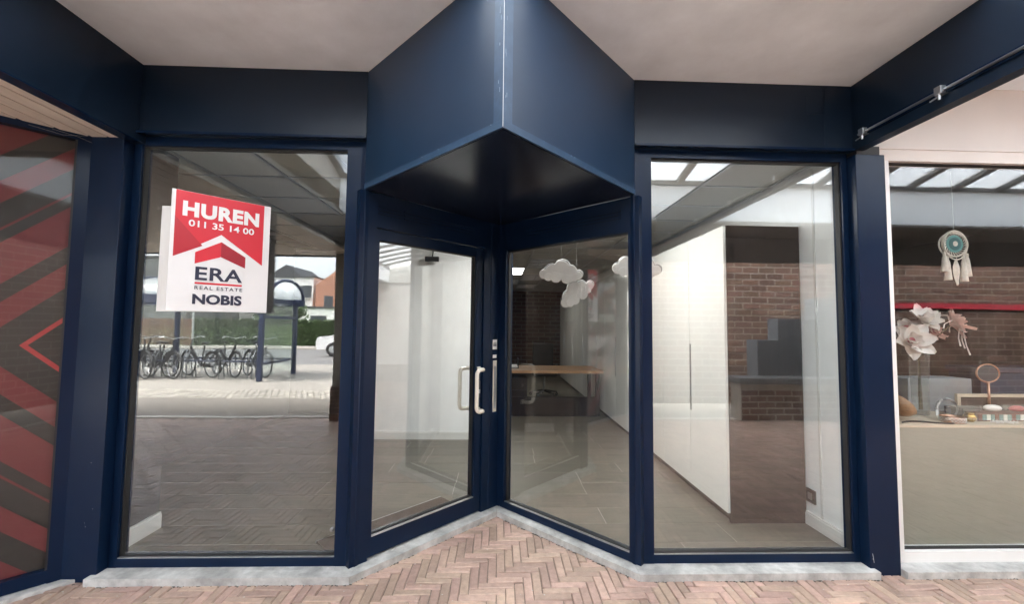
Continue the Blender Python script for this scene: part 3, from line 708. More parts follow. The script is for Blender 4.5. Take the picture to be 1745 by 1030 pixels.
struct('neighbour_floor', MB().box(2.53, 7, .12, 6, -.1, .0), 'tile'); struct('neighbour_ceiling', MB().box(2.53, 7, .16, 6, 2.9, 3.34), 'gceil_dark')
wall('wall_gallery', MB().box(5.0, 12.5, .05, .17, -.05, ZC+.06), 'cream'); wall('wall_gallery_end', MB().box(12.5, 12.7, -6, .2, -.05, 4.4), 'cream')
dl = thing('display_ledge', (3.7, .4, 0), 'pale wooden display ledge on a grey beige board behind the glass', 'ledge')
MB().box(2.562, 4.88, .125, .14, .10, .858).build('front_board', 'greige', dl); MB().box(2.562, 4.88, .12, .80, .858, .878, .002).build('top', 'ledge_wood', dl)
MB().box(2.60, 4.86, .70, .72, 0, .858).build('back_board', 'greige', dl)
LZ = .8785
# dreamcatcher
t = thing('dreamcatcher', (3.34, .35, 2.14), 'white and teal dreamcatcher with cotton tassels hanging behind the display window', 'dreamcatcher')
MB().tube([(3.338, .35, 2.89), (3.338, .35, 2.235)], .0016, 5).build('cord', 'thread', t)
dc = (3.338, .35, 2.138)
MB().torus(dc, .094, .007, (0, 1, 0), 30, 7).torus((3.330, .353, 2.132), .088, .006, (.1, 1, 0), 30, 7, 1.12, 1.0).torus((3.343, .347, 2.128), .102, .005, (-.1, 1, 0), 30, 6, .96, 1.05).build('hoop', 'cotton', t, True)
w_ = MB().lathe([(0, .004), (.062, .003), (.066, 0), (.062, -.003), (0, -.004)], (0, 0, 0), 26); w_.xf = Matrix.Translation(dc) @ Matrix.Rotation(R(90), 4, 'X'); w_.build('web_disc', 'teal', t)
w_ = MB().lathe([(.0, .007), (.042, .006), (.048, .004)], (0, 0, 0), 26); w_.xf = Matrix.Translation(dc) @ Matrix.Rotation(R(90), 4, 'X'); w_.build('web_ring', 'teal_dark', t)
w_ = MB().lathe([(0, .010), (.018, .008), (.02, .006)], (0, 0, 0), 16); w_.xf = Matrix.Translation(dc) @ Matrix.Rotation(R(90), 4, 'X'); w_.build('web_centre', 'cotton', t)
mb = MB()
for k in range(24):
    a_ = 2*math.pi*k/24; a2 = a_+math.pi/12; mb.tube([(dc[0]+.066*math.cos(a_), dc[1]-.002, dc[2]+.066*math.sin(a_)), (dc[0]+.092*math.cos(a2), dc[1]-.002, dc[2]+.092*math.sin(a2))], .0028, 5)
mb.build('netting', 'cotton', t)
for x_, zt, zb in ((3.255, 2.08, 1.93), (3.278, 2.05, 1.87), (3.400, 2.05, 1.86), (3.428, 2.07, 1.90)):
    MB().tube([(x_, .35, zt+.03), (x_, .35, zt)], .002, 5).lathe([(0, zt), (.009, zt-.004), (.010, zt-.02), (.008, zt-.028), (.014, zt-.05), (.023, zb+.01), (.024, zb), (0, zb)], (x_, .35, 0), 12).build('tassel', 'cotton', t, True)
mb = MB(); lp = [(0, 2.03), (.010, 2.015), (.026, 1.97), (.028, 1.93), (.018, 1.88), (.003, 1.83)]
vs = [(3.343+sx*w_, .35-.008*(1-sx*sx*0)*(abs(sx) == 0), z_) for w_, z_ in lp for sx in (-1, 0, 1)]
mb.add(vs, [(i*3+k, i*3+k+1, i*3+k+4, i*3+k+3) for i in range(5) for k in range(2)]); mb.tube([(3.343, .346, 2.05), (3.343, .340, 1.84)], .0022, 5); mb.build('feather', 'cotton', t)
# vase
t = thing('glass_vase', (3.10, .42, LZ), 'tall clear glass vase holding the silk magnolias', 'vase')
MB().lathe([(0, .006), (.045, .006), (.05, .02), (.052, .2), (.062, .44), (.065, .47), (.061, .47), (.058, .44), (.048, .2), (.045, .025), (0, .022)], (3.10, .42, LZ), 22).build('vessel', 'vase_glass', t, True)
def petal(mb, c, d, up, L, W, curl):
    d = Vector(d).normalized(); up = (Vector(up)-d*Vector(up).dot(d)).normalized(); s_ = d.cross(up); rows = 6; vs = []
    for i in range(rows+1):
        f = i/rows; w = W*math.sin(math.pi*min(.98, .10+.86*f))**.8; p = Vector(c)+d*L*f+up*(curl*L*f*f)
        for k in (-1, -.5, 0, .5, 1): vs.append(p+s_*w*k*.5+up*(abs(k)**2*W*.18))
    mb.add(vs, [(i*5+k, i*5+k+1, (i+1)*5+k+1, (i+1)*5+k) for i in range(rows) for k in range(4)])
def blossom(name, c, axis, Lp, n, m, label, core, extra=0):
    t = thing(name, c, label, 'flower', 'silk magnolias in the vase'); ax = Vector(axis).normalized(); a_ = ax.orthogonal().normalized(); b_ = ax.cross(a_)
    for k in range(n):
        th = 2*math.pi*k/n+random.uniform(-.15, .15); rad = a_*math.cos(th)+b_*math.sin(th); sp = .35 if k % 2 else 1.1
        mb = MB(); petal(mb, c, rad+ax*random.uniform(.15, .8), ax, Lp*random.uniform(.85, 1.12), Lp*.72, random.uniform(-.35, .25)); mb.build('petal', m, t, True)
    for k in range(5):
        th = 2*math.pi*k/5+.4; rad = a_*math.cos(th)+b_*math.sin(th); mb = MB(); petal(mb, Vector(c)+ax*.006, rad*.7+ax, ax, Lp*.62, Lp*.46, random.uniform(-.1, .3)); mb.build('petal', m, t, True)
    MB().ball(Vector(c)+ax*.022, .026, .026, .026, 10, 6).build('centre', core, t, True)
    for k in range(extra):
        th = 2*math.pi*k/max(1, extra); rad = a_*math.cos(th)+b_*math.sin(th); p0 = Vector(c); MB().tube([p0, p0+rad*.07+ax*.03, p0+rad*.14-Vector((0, 0, .03)), p0+rad*.17-Vector((0, 0, .07))], [.003, .0028, .003, .005], 5).build('stamen', 'petal_white', t)
    mid = Vector((3.10, .42, LZ+.40)); MB().tube([Vector(c), (Vector(c)+mid)/2+Vector((0, 0, .03)), mid, (3.10+random.uniform(-.02, .02), .42, LZ+.04)], .0055, 6).build('stalk', 'stem', t)
    return t
blossom('silk_magnolia', (2.97, .36, 1.42), (-.2, -.9, .25), .145, 8, 'petal_white', 'white magnolia with purple heart, lowest and nearest the pilaster', 'petal_core')
blossom('silk_magnolia', (3.13, .40, 1.56), (-.1, -.7, .7), .125, 8, 'petal_white', 'all white magnolia at the top of the vase', 'petal_white')
blossom('silk_magnolia', (3.31, .38, 1.54), (.5, -.6, .5), .135, 8, 'petal_pink', 'peach pink magnolia with long drooping stamens on the right', 'petal_pink', 7)
blossom('silk_magnolia', (3.06, .46, 1.50), (-.5, -.5, .6), .10, 7, 'petal_white', 'small white magnolia tucked between the two big white ones', 'petal_core')
blossom('silk_magnolia', (3.22, .44, 1.49), (.2, -.8, .3), .10, 7, 'petal_pink', 'small peach magnolia low in the middle of the bunch', 'petal_core')
# ring-shaped bracelet
t = thing('bracelet', (3.13, .27, LZ), 'upright dark bracelet ring with beads beside the vase', 'bracelet')
MB().torus((3.13, .27, LZ+.075), .068, .005, (.15, 1, .1), 30, 7).build('ring', 'bike_grey', t, True)
mb = MB()
for k in range(9): a_ = R(120+k*14); mb.ball((3.13+.07*math.cos(a_), .27, LZ+.075+.07*math.sin(a_)), .0095, u=8, v=6)
for k in range(4): a_ = R(40+k*14); mb.ball((3.13+.07*math.cos(a_), .27, LZ+.075+.07*math.sin(a_)), .008, u=8, v=6)
mb.build('bead', 'alu', t, True); MB().box(3.045, 3.060, .262, .266, LZ+.03, LZ+.065).build('price_tag', 'paper_white', t)
# woven bangle
t = thing('bangle', (3.09, .20, LZ), 'broad rose gold bangle with lattice pattern lying on the ledge', 'bangle')
MB().lathe([(.062, 0), (.066, .004), (.066, .038), (.062, .042), (.057, .038), (.057, .004), (.062, 0)], (3.09, .20, LZ), 30).build('band', 'rose_gold', t, True)
mb = MB()
for k in range(22):
    for sgn in (1, -1):
        a_ = 2*math.pi*k/22; a2 = a_+sgn*2*math.pi/22*1.5; mb.tube([(3.09+.067*math.cos(a_), .20+.067*math.sin(a_), LZ+.006), (3.09+.0675*math.cos((a_+a2)/2), .20+.0675*math.sin((a_+a2)/2), LZ+.021), (3.09+.067*math.cos(a2), .20+.067*math.sin(a2), LZ+.037)], .0016, 5)
mb.build('lattice', 'petal_white', t)
t = thing('gold_bell', (3.235, .22, LZ), 'small round brass bell pot next to the bangle', 'bell')
MB().lathe([(0, 0), (.02, 0), (.032, .012), (.036, .028), (.030, .045), (.018, .052), (0, .052)], (3.235, .22, LZ), 18).build('bowl', 'gold', t, True); MB().lathe([(.018, .050), (.026, .055), (.024, .060), (0, .060)], (3.235, .22, LZ), 18).build('rim', 'gold', t, True)
# mosaic tray
t = thing('mosaic_tray', (3.6, .25, LZ), 'long tray edged with brown, white and teal mosaic squares', 'tray')
MB().box(3.30, 4.2, .225, .36, LZ, LZ+.050).build('tray', 'mosaic_brown', t)
for k in range(30):
    MB().box(3.302+k*.03, 3.328+k*.03, .220, .2255, LZ+.008, LZ+.046).build('mosaic_square', ('mosaic_brown', 'mosaic_teal', 'mosaic_white', 'mosaic_teal')[k % 4], t)
t = thing('picture_frame', (3.7, .42, LZ), 'cream wooden frame standing behind the mosaic tray', 'frame')
MB().box(3.36, 4.1, .40, .42, LZ+.135, LZ+.158, .002).build('frame_rail', 'ledge_wood', t); MB().box(3.36, 3.385, .40, .42, LZ, LZ+.135).build('frame_stile', 'ledge_wood', t); MB().box(4.075, 4.1, .40, .42, LZ, LZ+.135).build('frame_stile', 'ledge_wood', t); MB().box(3.385, 4.075, .41, .414, LZ, LZ+.135).build('panel', 'brown_wall', t)
t = thing('trinket_box', (3.46, .38, LZ), 'black lidded trinket box behind the mosaic tray', 'box')
MB().box(3.28, 3.41, .30, .38, LZ, LZ+.06, .003).build('body', 'black', t); MB().box(3.275, 3.415, .295, .385, LZ+.061, LZ+.078, .003).build('lid', 'black', t)
t = thing('shell', (3.50, .31, LZ+.05), 'pale rounded shell resting on the mosaic tray', 'shell'); MB().ball((3.50, .30, LZ+.075), .06, .035, .026, 14, 8).build('body', 'petal_white', t, True)
t = thing('red_pouch', (3.68, .30, LZ+.05), 'small red pouch resting on the mosaic tray', 'pouch'); MB().ball((3.68, .30, LZ+.072), .06, .03, .022, 12, 7).build('body', 'film_line', t, True)
# oval stand mirror
t = thing('stand_mirror', (3.58, .37, LZ), 'oval hand mirror with bronze rim on a slim stand', 'mirror')
MB().torus((3.60, .40, 1.19), .075, .006, (0, 1, 0), 32, 7, 1.15, .88).build('rim', 'rose_gold', t, True)
m_ = MB().lathe([(0, 0), (.074, 0), (.074, .003), (0, .003)], (0, 0, 0), 30); m_.xf = Matrix.Translation((3.60, .402, 1.19)) @ Matrix.Rotation(R(90), 4, 'X') @ Matrix.Diagonal((1.14, .87, 1, 1)); m_.build('mirror_glass', 'window_dark', t)
MB().tube([(3.60, .40, 1.122), (3.60, .40, LZ+.012)], .008, 8).lathe([(0, 0), (.05, 0), (.05, .006), (.012, .014), (0, .014)], (3.60, .40, LZ), 18).build('stand', 'rose_gold', t, True)
t = thing('wooden_bowl', (2.70, .26, LZ), 'tilted brown wooden bowl on the ledge beside the pilaster', 'bowl')
b_ = MB().lathe([(0, 0), (.05, .004), (.085, .04), (.095, .075), (.088, .075), (.078, .044), (.045, .012), (0, .01)], (0, 0, 0), 22); b_.xf = Matrix.Translation((2.775, .30, LZ+.055)) @ Matrix.Rotation(R(52), 4, 'Y'); b_.build('vessel', 'wood', t, True)
t = thing('necklace', (2.85, .2, LZ), 'dark bead necklace laid flat along the ledge edge', 'necklace'); mb = MB()
for k in range(34): f = k/33; mb.ball((2.70+.32*f, .16+.03*math.sin(f*5), LZ+.006), .006, u=6, v=5)
mb.build('beads', 'bike_dark', t, True); MB().ball((3.03, .165, LZ+.009), .014, .012, .009, 8, 6).build('pendant', 'rose_gold', t, True)
t = thing('display_block', (3.3, .62, LZ), 'pale grey display block at the back of the ledge', 'block'); MB().box(3.15, 3.66, .56, .76, LZ, LZ+.25, .004).build('block', 'card', t)
t = thing('fabric_box', (3.95, .62, LZ), 'dark blue fabric box at the back of the ledge', 'box'); MB().box(3.72, 4.4, .55, .78, LZ, LZ+.30, .006).build('body', 'slate_blue', t); MB().box(3.70, 4.42, .54, .79, LZ+.301, LZ+.34, .005).build('lid', 'slate_blue', t)

# ================================================================== SHOP FITTINGS
cb = thing('tall_cabinet', (2.1, 5, 0), 'long tall glossy white cabinet with dark brown end panel', 'cabinet')
MB().box(1.800, 2.395, .660, .682, .0, 2.322).build('end_panel', 'dark_panel', cb); MB().box(1.803, 2.39, .683, 9.6, .07, 2.315).build('carcass', 'gloss_white', cb); MB().box(1.830, 2.38, .683, 9.6, 0, .07).build('kick_board', 'dark_panel', cb)
DW = .62
for k in range(14):
    y0 = .664+k*DW; d_ = MB().box(1.779, 1.7995, y0, y0+DW-.005, .075, 2.320, .0015).build('cabinet_door', 'gloss_white', cb)
    if k % 2 == 0: MB().box(1.770, 1.779, y0+DW-.035, y0+DW-.020, .75, 1.35).build('door_pull', 'steel', d_)
t = thing('wall_socket', (2.4, .60, .22), 'black framed power socket low on the white wall', 'socket')
MB().box(2.390, 2.4045, .565, .655, .175, .275, .002).build('cover', 'black', t); MB().box(2.387, 2.3905, .588, .632, .200, .25, .003).build('insert', 'alu', t)
t = thing('door_mat', (-.6, .95, 0), 'brown coir door mat just inside the entrance door', 'mat')
mt_ = MB(XL); mt_.box(.17, 1.22, .10, .52, .001, .014, .003); mt_.build('pile', 'mat_brown', t); MB(XL).box(.165, 1.225, .52, .528, .001, .013).build('edge_strip', 'alu', t)
# desk
t = thing('desk', (.9, 4.9, 0), 'wooden topped desk standing against the white cabinets', 'desk')
MB().box(.02, 1.765, 4.40, 5.30, .715, .762, .003).build('top', 'wood', t)
for x0 in (.06, 1.66):
    MB().box(x0, x0+.06, 4.50, 4.56, .0, .715).build('leg', 'black', t); MB().box(x0, x0+.06, 5.14, 5.20, .0, .715).build('leg', 'black', t)
MB().box(.12, 1.66, 4.46, 4.485, .0, .32).build('modesty_panel', 'dark_panel', t)
t = thing('drawer_unit', (.25, 4.9, 0), 'black drawer unit under the left end of the desk', 'drawers'); MB().box(.13, .50, 4.55, 5.02, .02, .62, .003).build('body', 'black', t)
for k in range(3): MB().box(.14, .49, 4.535, 4.549, .05+k*.19, .225+k*.19).build('drawer', 'dark_panel', t)
t = thing('desk_organiser', (.25, 5.0, .762), 'black paper tray standing on the desk', 'tray')
MB().box(.08, .36, 4.7, 5.1, .763, .775).box(.08, .09, 4.7, 5.1, .775, .92).box(.35, .36, 4.7, 5.1, .775, .92).build('tray', 'black', t); MB().box(.11, .34, 4.72, 5.06, .776, .80).build('paper_stack', 'paper_white', t)
t = thing('office_chair', (1.0, 6.5, 0), 'black swivel office chair with star base behind the desk', 'chair')
mb = MB()
for k in range(5): a_ = 2*math.pi*k/5+.3; mb.tube([(1.0, 6.5, .12), (1.0+.30*math.cos(a_), 6.5+.30*math.sin(a_), .075)], [.028, .016], 8)
mb.build('star_base', 'black', t)
for k in range(5): a_ = 2*math.pi*k/5+.3; MB().torus((1.0+.30*math.cos(a_), 6.5+.30*math.sin(a_), .032), .020, .012, (math.sin(a_), -math.cos(a_), 0), 14, 6).build('castor', 'black', t, True)
MB().tube([(1, 6.5, .1), (1, 6.5, .44)], .028, 10).build('column', 'steel', t); MB().box(.75, 1.25, 6.25, 6.75, .44, .52, .03).build('seat', 'black_fabric', t); MB().box(.77, 1.23, 6.72, 6.79, .60, 1.12, .03).build('backrest', 'black_fabric', t)
MB().tube([(1, 6.6, .45), (1, 6.80, .50), (1, 6.80, .8)], .02, 8).build('back_support', 'black', t)
for s_ in (-1, 1): MB().tube([(1+s_*.27, 6.6, .47), (1+s_*.29, 6.6, .66), (1+s_*.29, 6.38, .68)], .016, 8).build('armrest', 'black', t)
# paper clouds
def cloud(c, W_, rot, label, seedk):
    t = thing('paper_cloud', c, label, 'cloud', 'white cloud decorations hanging inside the pane'); rnd = random.Random(seedk)
    lob = [(-.42, -.02, .13), (-.24, .07, .18), (.0, .13, .23), (.23, .06, .17), (.42, -.03, .12), (-.15, -.08, .15), (.12, -.09, .16), (.30, -.09, .11), (-.32, -.09, .11)]
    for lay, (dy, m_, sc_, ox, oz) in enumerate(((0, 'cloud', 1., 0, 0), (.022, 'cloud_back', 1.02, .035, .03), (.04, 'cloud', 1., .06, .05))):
        mb = MB()
        for x_, z_, r_ in lob:
            x_ += rnd.uniform(-.02, .02); z_ += rnd.uniform(-.01, .01)
            ca, sa = math.cos(rot), math.sin(rot); X_, Z_ = (x_*ca-z_*sa)*W_*sc_, (x_*sa+z_*ca)*W_*sc_
            cc_ = Vector((c[0]+X_+ox*W_*.5, c[1]+dy, c[2]+Z_+oz*W_)); rr_ = r_*W_*.92; th_ = .006+len(mb.v)*2e-6; D_ = MB().lathe([(0, th_), (rr_*.93, th_), (rr_*.985, th_*.7), (rr_, 0), (rr_*.985, -th_*.7), (rr_*.93, -th_), (0, -th_)], (0, 0, 0), 28)
            mb.add([cc_+Vector((p_.x, -p_.z, p_.y)) for p_ in D_.v], D_.f)
        mb.build('layer', m_, t)
    MB().tube([(c[0], c[1]+.01, c[2]+.1*W_), (c[0], c[1]+.01, 2.752)], .0012, 4).build('thread', 'thread', t)
    return t
cloud((.50, .78, 1.925), .33, 0., 'flat white paper cloud, topmost of the two overlapping in the pane', 1)
cloud((.63, .80, 1.765), .30, R(38), 'tilted white paper cloud hanging just below the other one', 2)
cloud((1.13, .80, 1.985), .38, 0., 'white paper cloud half hidden by the post beside the cabinet window', 3)
# notice on the glass, camera and picture inside
t = thing('security_camera', (-1.0, 2.6, 2.3), 'small black camera bracket under the shop ceiling', 'camera')
MB().box(-.98, -.80, 2.9, 2.96, 2.34, 2.40, .004).build('body', 'black', t); MB().tube([(-.89, 2.95, 2.4), (-.89, 3.02, 2.52)], .01, 6).build('arm', 'black', t)

# ================================================================== BEHIND THE CAMERA (seen in the glass)
def brick_wall(name, x0, x1, y, z1, depth, label, n_ind, focus, BL=.34, BH=.125):
    t = thing(name, ((x0+x1)/2, y, 0), label, 'wall')
    MB().box(x0, x1, y-depth, y-.006, -.05, z1).build('mortar_core', 'mortar', t)
    cells = []; J = .013
    for r in range(int(z1/BH)):
        k = 0; x = x0-(BL/2 if r % 2 else 0)
        while x < x1-.02:
            a_, b_ = max(x0, x), min(x1, x+BL); x += BL
            if b_-a_ > .04: cells.append((a_, b_, r*BH))
    full = MB().box(-BL/2+J, BL/2-J, -.012, .006, J, BH-J).mesh('brick', 'brick')
    cells.sort(key=lambda c: abs((c[0]+c[1])/2-focus[0])+abs(c[2]-focus[1])); mb = MB(); cnt = 0
    for a_, b_, z in cells:
        if b_-a_ > BL-.002 and cnt < n_ind:
            o = bpy.data.objects.new('brick', full); COL.objects.link(o); o.parent = t; o.matrix_parent_inverse = t.matrix_basis.inverted(); o.location = ((a_+b_)/2, y-.004+random.uniform(-.003, .003), z); cnt += 1
        else: dy = random.uniform(-.003, .003); mb.box(a_+J, b_-J, y-.016+dy, y+.002+dy, z+J, z+BH-J)
    if mb.v: o = mb.build('brickwork', 'brick', t); o['kind'] = 'stuff'
    return t
brick_wall('brick_wall', -2.05, 12.5, -5.5, 3.5, .2, 'dark brown brick wall across the gallery', 300, (5.5, 2.2))
bl = brick_wall('low_brick_wall', 3.95, 7.4, -3.98, .60, .3, 'low brick planter wall with slate coping', 120, (4.5, .3), .28, .10)
MB().box(3.90, 7.45, -4.32, -3.93, .60, .70, .008).build('coping', 'coping', bl)
st = thing('stepped_block', (5.8, -5.2, 0), 'stepped dark grey painted block against the brick wall', 'block')
for a_, h in ((4.70, .56), (4.95, 1.27), (5.38, 1.69), (6.15, 2.1)): MB().box(a_, min(7.2, a_+.9) if h > 2 else a_+.77, -5.46+h*.003, -5.1-h*.02, -.02, h).build('step', 'grey_paint', st)
t = thing('red_band', (9, -5.4, 1.9), 'red painted band along the brick wall', 'band'); MB().box(6.9, 12.45, -5.485, -5.46, 1.94, 2.05).build('board', 'red_tape', t)
pc = thing('gallery_pillar', (-2.35, -4.1, 0), 'rendered gallery pillar with a brick foot at the kerb', 'pillar')
MB().box(-2.58, -2.06, -4.5, -3.90, .52, 3.06).build('shaft', 'render_grey', pc)
mb = MB()
for r in range(8):
    for k in range(3):
        a_ = -2.60+k*.182-(.09 if r % 2 else 0); mb.box(max(-2.60, a_)+.003, min(-2.04, a_+.182)-.003, -4.5, -3.885, r*.066, r*.066+.060)
mb.build('brick_foot', 'brick', pc); MB().box(-2.595, -2.045, -4.5, -3.892, -.05, .53).build('core', 'mortar', pc)
wall('wall_passage_side', MB().box(-2.4, -2.05, -6.2, -4.52, -.05, 3.5), 'render_grey')
# bike shelter
sh = thing('bike_shelter', (-9, -9.1, 0), 'blue steel bicycle shelter with arched clear roof on the plaza', 'shelter')
X0, X1, YF, YR = -12.6, -6.1, -8.25, -10.05
for x in (X1, (X0+X1)/2-.2, X0):
    for y in (YF, YR): MB().box(x-.05, x+.05, y-.05, y+.05, 0, 2.02).build('post', 'shelter_blue', sh)
for y in (YF, YR): MB().box(X0-.25, X1+.25, y-.06, y+.06, 2.02, 2.22).build('eaves_beam', 'shelter_blue', sh)
for x in (X1, X0): MB().box(x-.04, x+.04, YR+.05, YF-.05, 1.62, 1.70).build('cross_rail', 'shelter_blue', sh); MB().box(x-.04, x+.04, YR+.05, YF-.05, 2.06, 2.18).build('end_beam', 'shelter_blue', sh); MB().box(x-.03, x+.03, YR+.05, YF-.05, .42, .47).build('cross_rail', 'shelter_blue', sh); MB().box(x-.006, x+.006, YR+.05, YF-.05, .12, 2.05).build('side_glass', 'shelter_glass', sh)
MB().box(X0, X1, YR+.02, YR+.06, .42, .47).build('back_rail', 'shelter_blue', sh); MB().box(X0+.05, X1-.05, YR-.006, YR+.006, .12, 2.0).build('back_glass', 'shelter_glass', sh)
yc, ry_, rz_ = (YF+YR)/2, (YF-YR)/2+.04, .52
arc = [(yc+ry_*math.cos(math.pi*k/12), 2.18+rz_*math.sin(math.pi*k/12)) for k in range(13)]
for k in range(12):
    a_, b_ = arc[k], arc[k+1]; MB().extr([a_, b_, (b_[0], b_[1]-.012), (a_[0], a_[1]-.012)], 'x', X0-.2, X1+.2).build('roof_sheet', 'shelter_roof', sh)
for x in (X1+.2, X1-1.6, X1-3.4, X1-5.2, X0-.2): MB().tube([(x, a_, b_) for a_, b_ in arc], .045, 6).build('roof_rib', 'shelter_blue', sh)
for k in range(7):
    x = X1-.5-k*.85; t = thing('bike_rack', (x, -9.2, 0), 'grey steel wheel loops of the bicycle rack, %s from the shelter end' % ('first second third fourth fifth sixth seventh'.split()[k]), 'rack', 'racks under the shelter')
    for dx in (-.05, .05):
        MB().tube([(x+dx, -8.7, .0), (x+dx, -8.72, .55), (x+dx, -8.85, .75), (x+dx, -9.0, .55), (x+dx, -9.1, .0)], .014, 6).build('loop', 'bike_grey', t)
MB().tube([(X0, -8.75, .47), (X1, -8.75, .47)], .025, 8).build('rack_rail', 'shelter_blue', sh)
# bicycles
def bicycle(m, label):
    t = thing('bicycle', (0, 0, 0), label, 'bicycle', 'bicycles parked at the shelter'); rw = .345
    for x in (-.53, .53):
        w = MB().torus((x, 0, rw), rw-.02, .019, (0, 1, 0), 30, 8).build('tyre', 'tyre', t, True); mb = MB().torus((x, 0, rw), rw-.042, .008, (0, 1, 0), 30, 6).tube([(x, -.03, rw), (x, .03, rw)], .018, 8)
        for k in range(18): a_ = 2*math.pi*k/18; mb.tube([(x, (.02 if k % 2 else -.02), rw), (x+(rw-.04)*math.cos(a_), 0, rw+(rw-.04)*math.sin(a_))], .0022, 3, False)
        mb.build('rim', 'alu', w)
        MB().tube([(x+(rw+.025)*math.cos(a_), 0, rw+(rw+.025)*math.sin(a_)) for a_ in [R(20+k*14) for k in range(11)]], .022, 6).build('mudguard', m, t)
    MB().tube([(.53, .0, rw), (.42, 0, .80), (.36, 0, 1.02)], .018, 8).build('fork', m, t)
    fr2 = MB().tube([(.42, 0, .84), (-.05, 0, .32)], .02, 8).tube([(.43, 0, .76), (-.05, 0, .30)], .022, 8).tube([(-.05, 0, .30), (-.20, 0, .86)], .018, 8)
    for s_ in (-.05, .05): fr2.tube([(-.05, s_*.5, .30), (-.53, s_, rw)], .011, 6).tube([(-.17, s_*.4, .74), (-.53, s_, rw)], .010, 6)
    fr2.build('frame', m, t)
    MB().tube([(.30, -.30, 1.06), (.40, -.24, 1.10), (.37, 0, 1.04), (.40, .24, 1.10), (.30, .30, 1.06)], .012, 6).build('handlebar', 'alu', t)
    MB().ball((-.22, 0, .93), .13, .085, .035, 12, 6).build('saddle', 'black', t, True); MB().tube([(-.18, 0, .80), (-.21, 0, .92)], .013, 6).build('seat_post', 'alu', t)
    MB().box(-.80, -.38, -.07, .07, .715, .73).box(-.79, -.77, -.06, -.05, .36, .72).build('luggage_rack', m, t); MB().box(-.56, .05, .03, .05, .27, .37, .01).build('chain_guard', m, t)
    MB().tube([(-.05, -.08, .30), (-.05, .08, .30)], .03, 8).tube([(-.05, .09, .30), (.08, .09, .20)], .01, 6).tube([(-.05, -.09, .30), (-.18, -.09, .40)], .01, 6).build('crank', 'alu', t)
    return t
b0 = bicycle('bike_dark', 'black city bicycle leaning by the shelter end glass'); b0.location = (-6.75, -9.25, 0); b0.rotation_euler = (R(4), 0, R(38))
for x, y, a_, lb in ((-8.95, -8.75, 25, 'black city bicycle, nearest the open front of the racks'), (-9.6, -8.75, 30, 'black city bicycle, second in the row of racks'), (-8.15, -9.1, 205, 'black city bicycle turned the other way in the racks'), (-10.5, -9.0, 28, 'black city bicycle, third in the row of racks'), (-11.4, -9.0, 30, 'black city bicycle at the far end of the racks'), (-9.25, -8.95, 200, 'black city bicycle facing away, second from the open front'), (-7.6, -9.3, 35, 'black city bicycle parked between the gap and the end glass'), (-10.1, -8.9, 215, 'black city bicycle turned away near the far end')):
    c = copy_tree(b0); c.location = (x, y, 0); c.rotation_euler = (R(random.uniform(-4, 4)), 0, R(a_)); c['label'] = lb
# fences, hedge, trees
def leaf_mass(name, n, fn, m, parent, size=.12):
    mb = MB()
    for k in range(n):
        p = Vector(fn()); a_ = Vector((random.gauss(0, 1), random.gauss(0, 1), random.gauss(0, 1))).normalized(); b_ = a_.orthogonal().normalized(); c_ = a_.cross(b_); s_ = size*random.uniform(.5, 1.2)
        mb.add([p-b_*s_, p+c_*s_*.5, p+b_*s_, p-c_*s_*.5], [(0, 1, 2, 3)])
    return mb.build(name, m, parent)
hg = thing('hedge', (-16, -26, 0), 'clipped green hedge along the far side of the street', 'hedge')
MB().box(-19.7, -9, -26.3, -25.2, 0, 1.6).build('core', 'leaf_dark', hg); leaf_mass('foliage', 9000, lambda: (random.uniform(-19.8, -8.9), random.choice((-25.15, random.uniform(-26.4, -25.1))), random.uniform(0, 1.75)), 'leaf', hg, .13)
fb = thing('board_fence', (-22.7, -25.1, 0), 'brown wooden board fence beyond the street', 'fence')
for k in range(22): MB().box(-25.7+k*.27, -25.44+k*.27, -25.1, -25.05, 0, 1.72).build('board', 'fence_brown', fb)
def tree(x, y, h, r, label, dens=5200, trunk=.12):
    t = thing('street_tree', (x, y, 0), label, 'tree', 'trees across the street')
    tm = MB().tube([(x, y, 0), (x+.1, y, h*.3), (x-.05, y+.1, h*.6), (x, y, h*.9)], [trunk, trunk*.8, trunk*.5, trunk*.15], 8)
    for k in range(7): a_ = k*2.4; tm.tube([(x, y, h*(.35+.06*k)), (x+r*.7*math.cos(a_), y+r*.7*math.sin(a_), h*(.5+.07*k))], [trunk*.4, trunk*.1], 5)
    tm.build('trunk', 'bark', t); cl = [(random.gauss(0, .42)*r, random.gauss(0, .42)*r, h*.66+random.gauss(0, .15)*h) for k in range(26)]
    def fn():
        c_ = random.choice(cl); return (x+c_[0]+random.gauss(0, .16)*r, y+c_[1]+random.gauss(0, .16)*r, c_[2]+random.gauss(0, .07)*h)
    leaf_mass('crown', dens, fn, 'leaf', t, .16)
tree(-15.8, -27.5, 3.2, 1.5, 'low bushy tree growing behind the hedge', 2600, .07); tree(-31, -46, 9.5, 3.5, 'tall green tree beside the white block', 5000, .2); tree(-44, -60, 11, 4, 'tall tree far beyond the grey building', 4000, .2)
t = thing('street_pole', (-19.3, -24.5, 0), 'pale steel street pole in front of the hedge', 'pole'); MB().tube([(-19.3, -24.5, 0), (-19.3, -24.5, 6.5)], .07, 10).build('shaft', 'alu', t); MB().tube([(-19.3, -24.5, 6.5), (-19.3, -23.6, 6.7)], .04, 8).build('arm', 'alu', t)
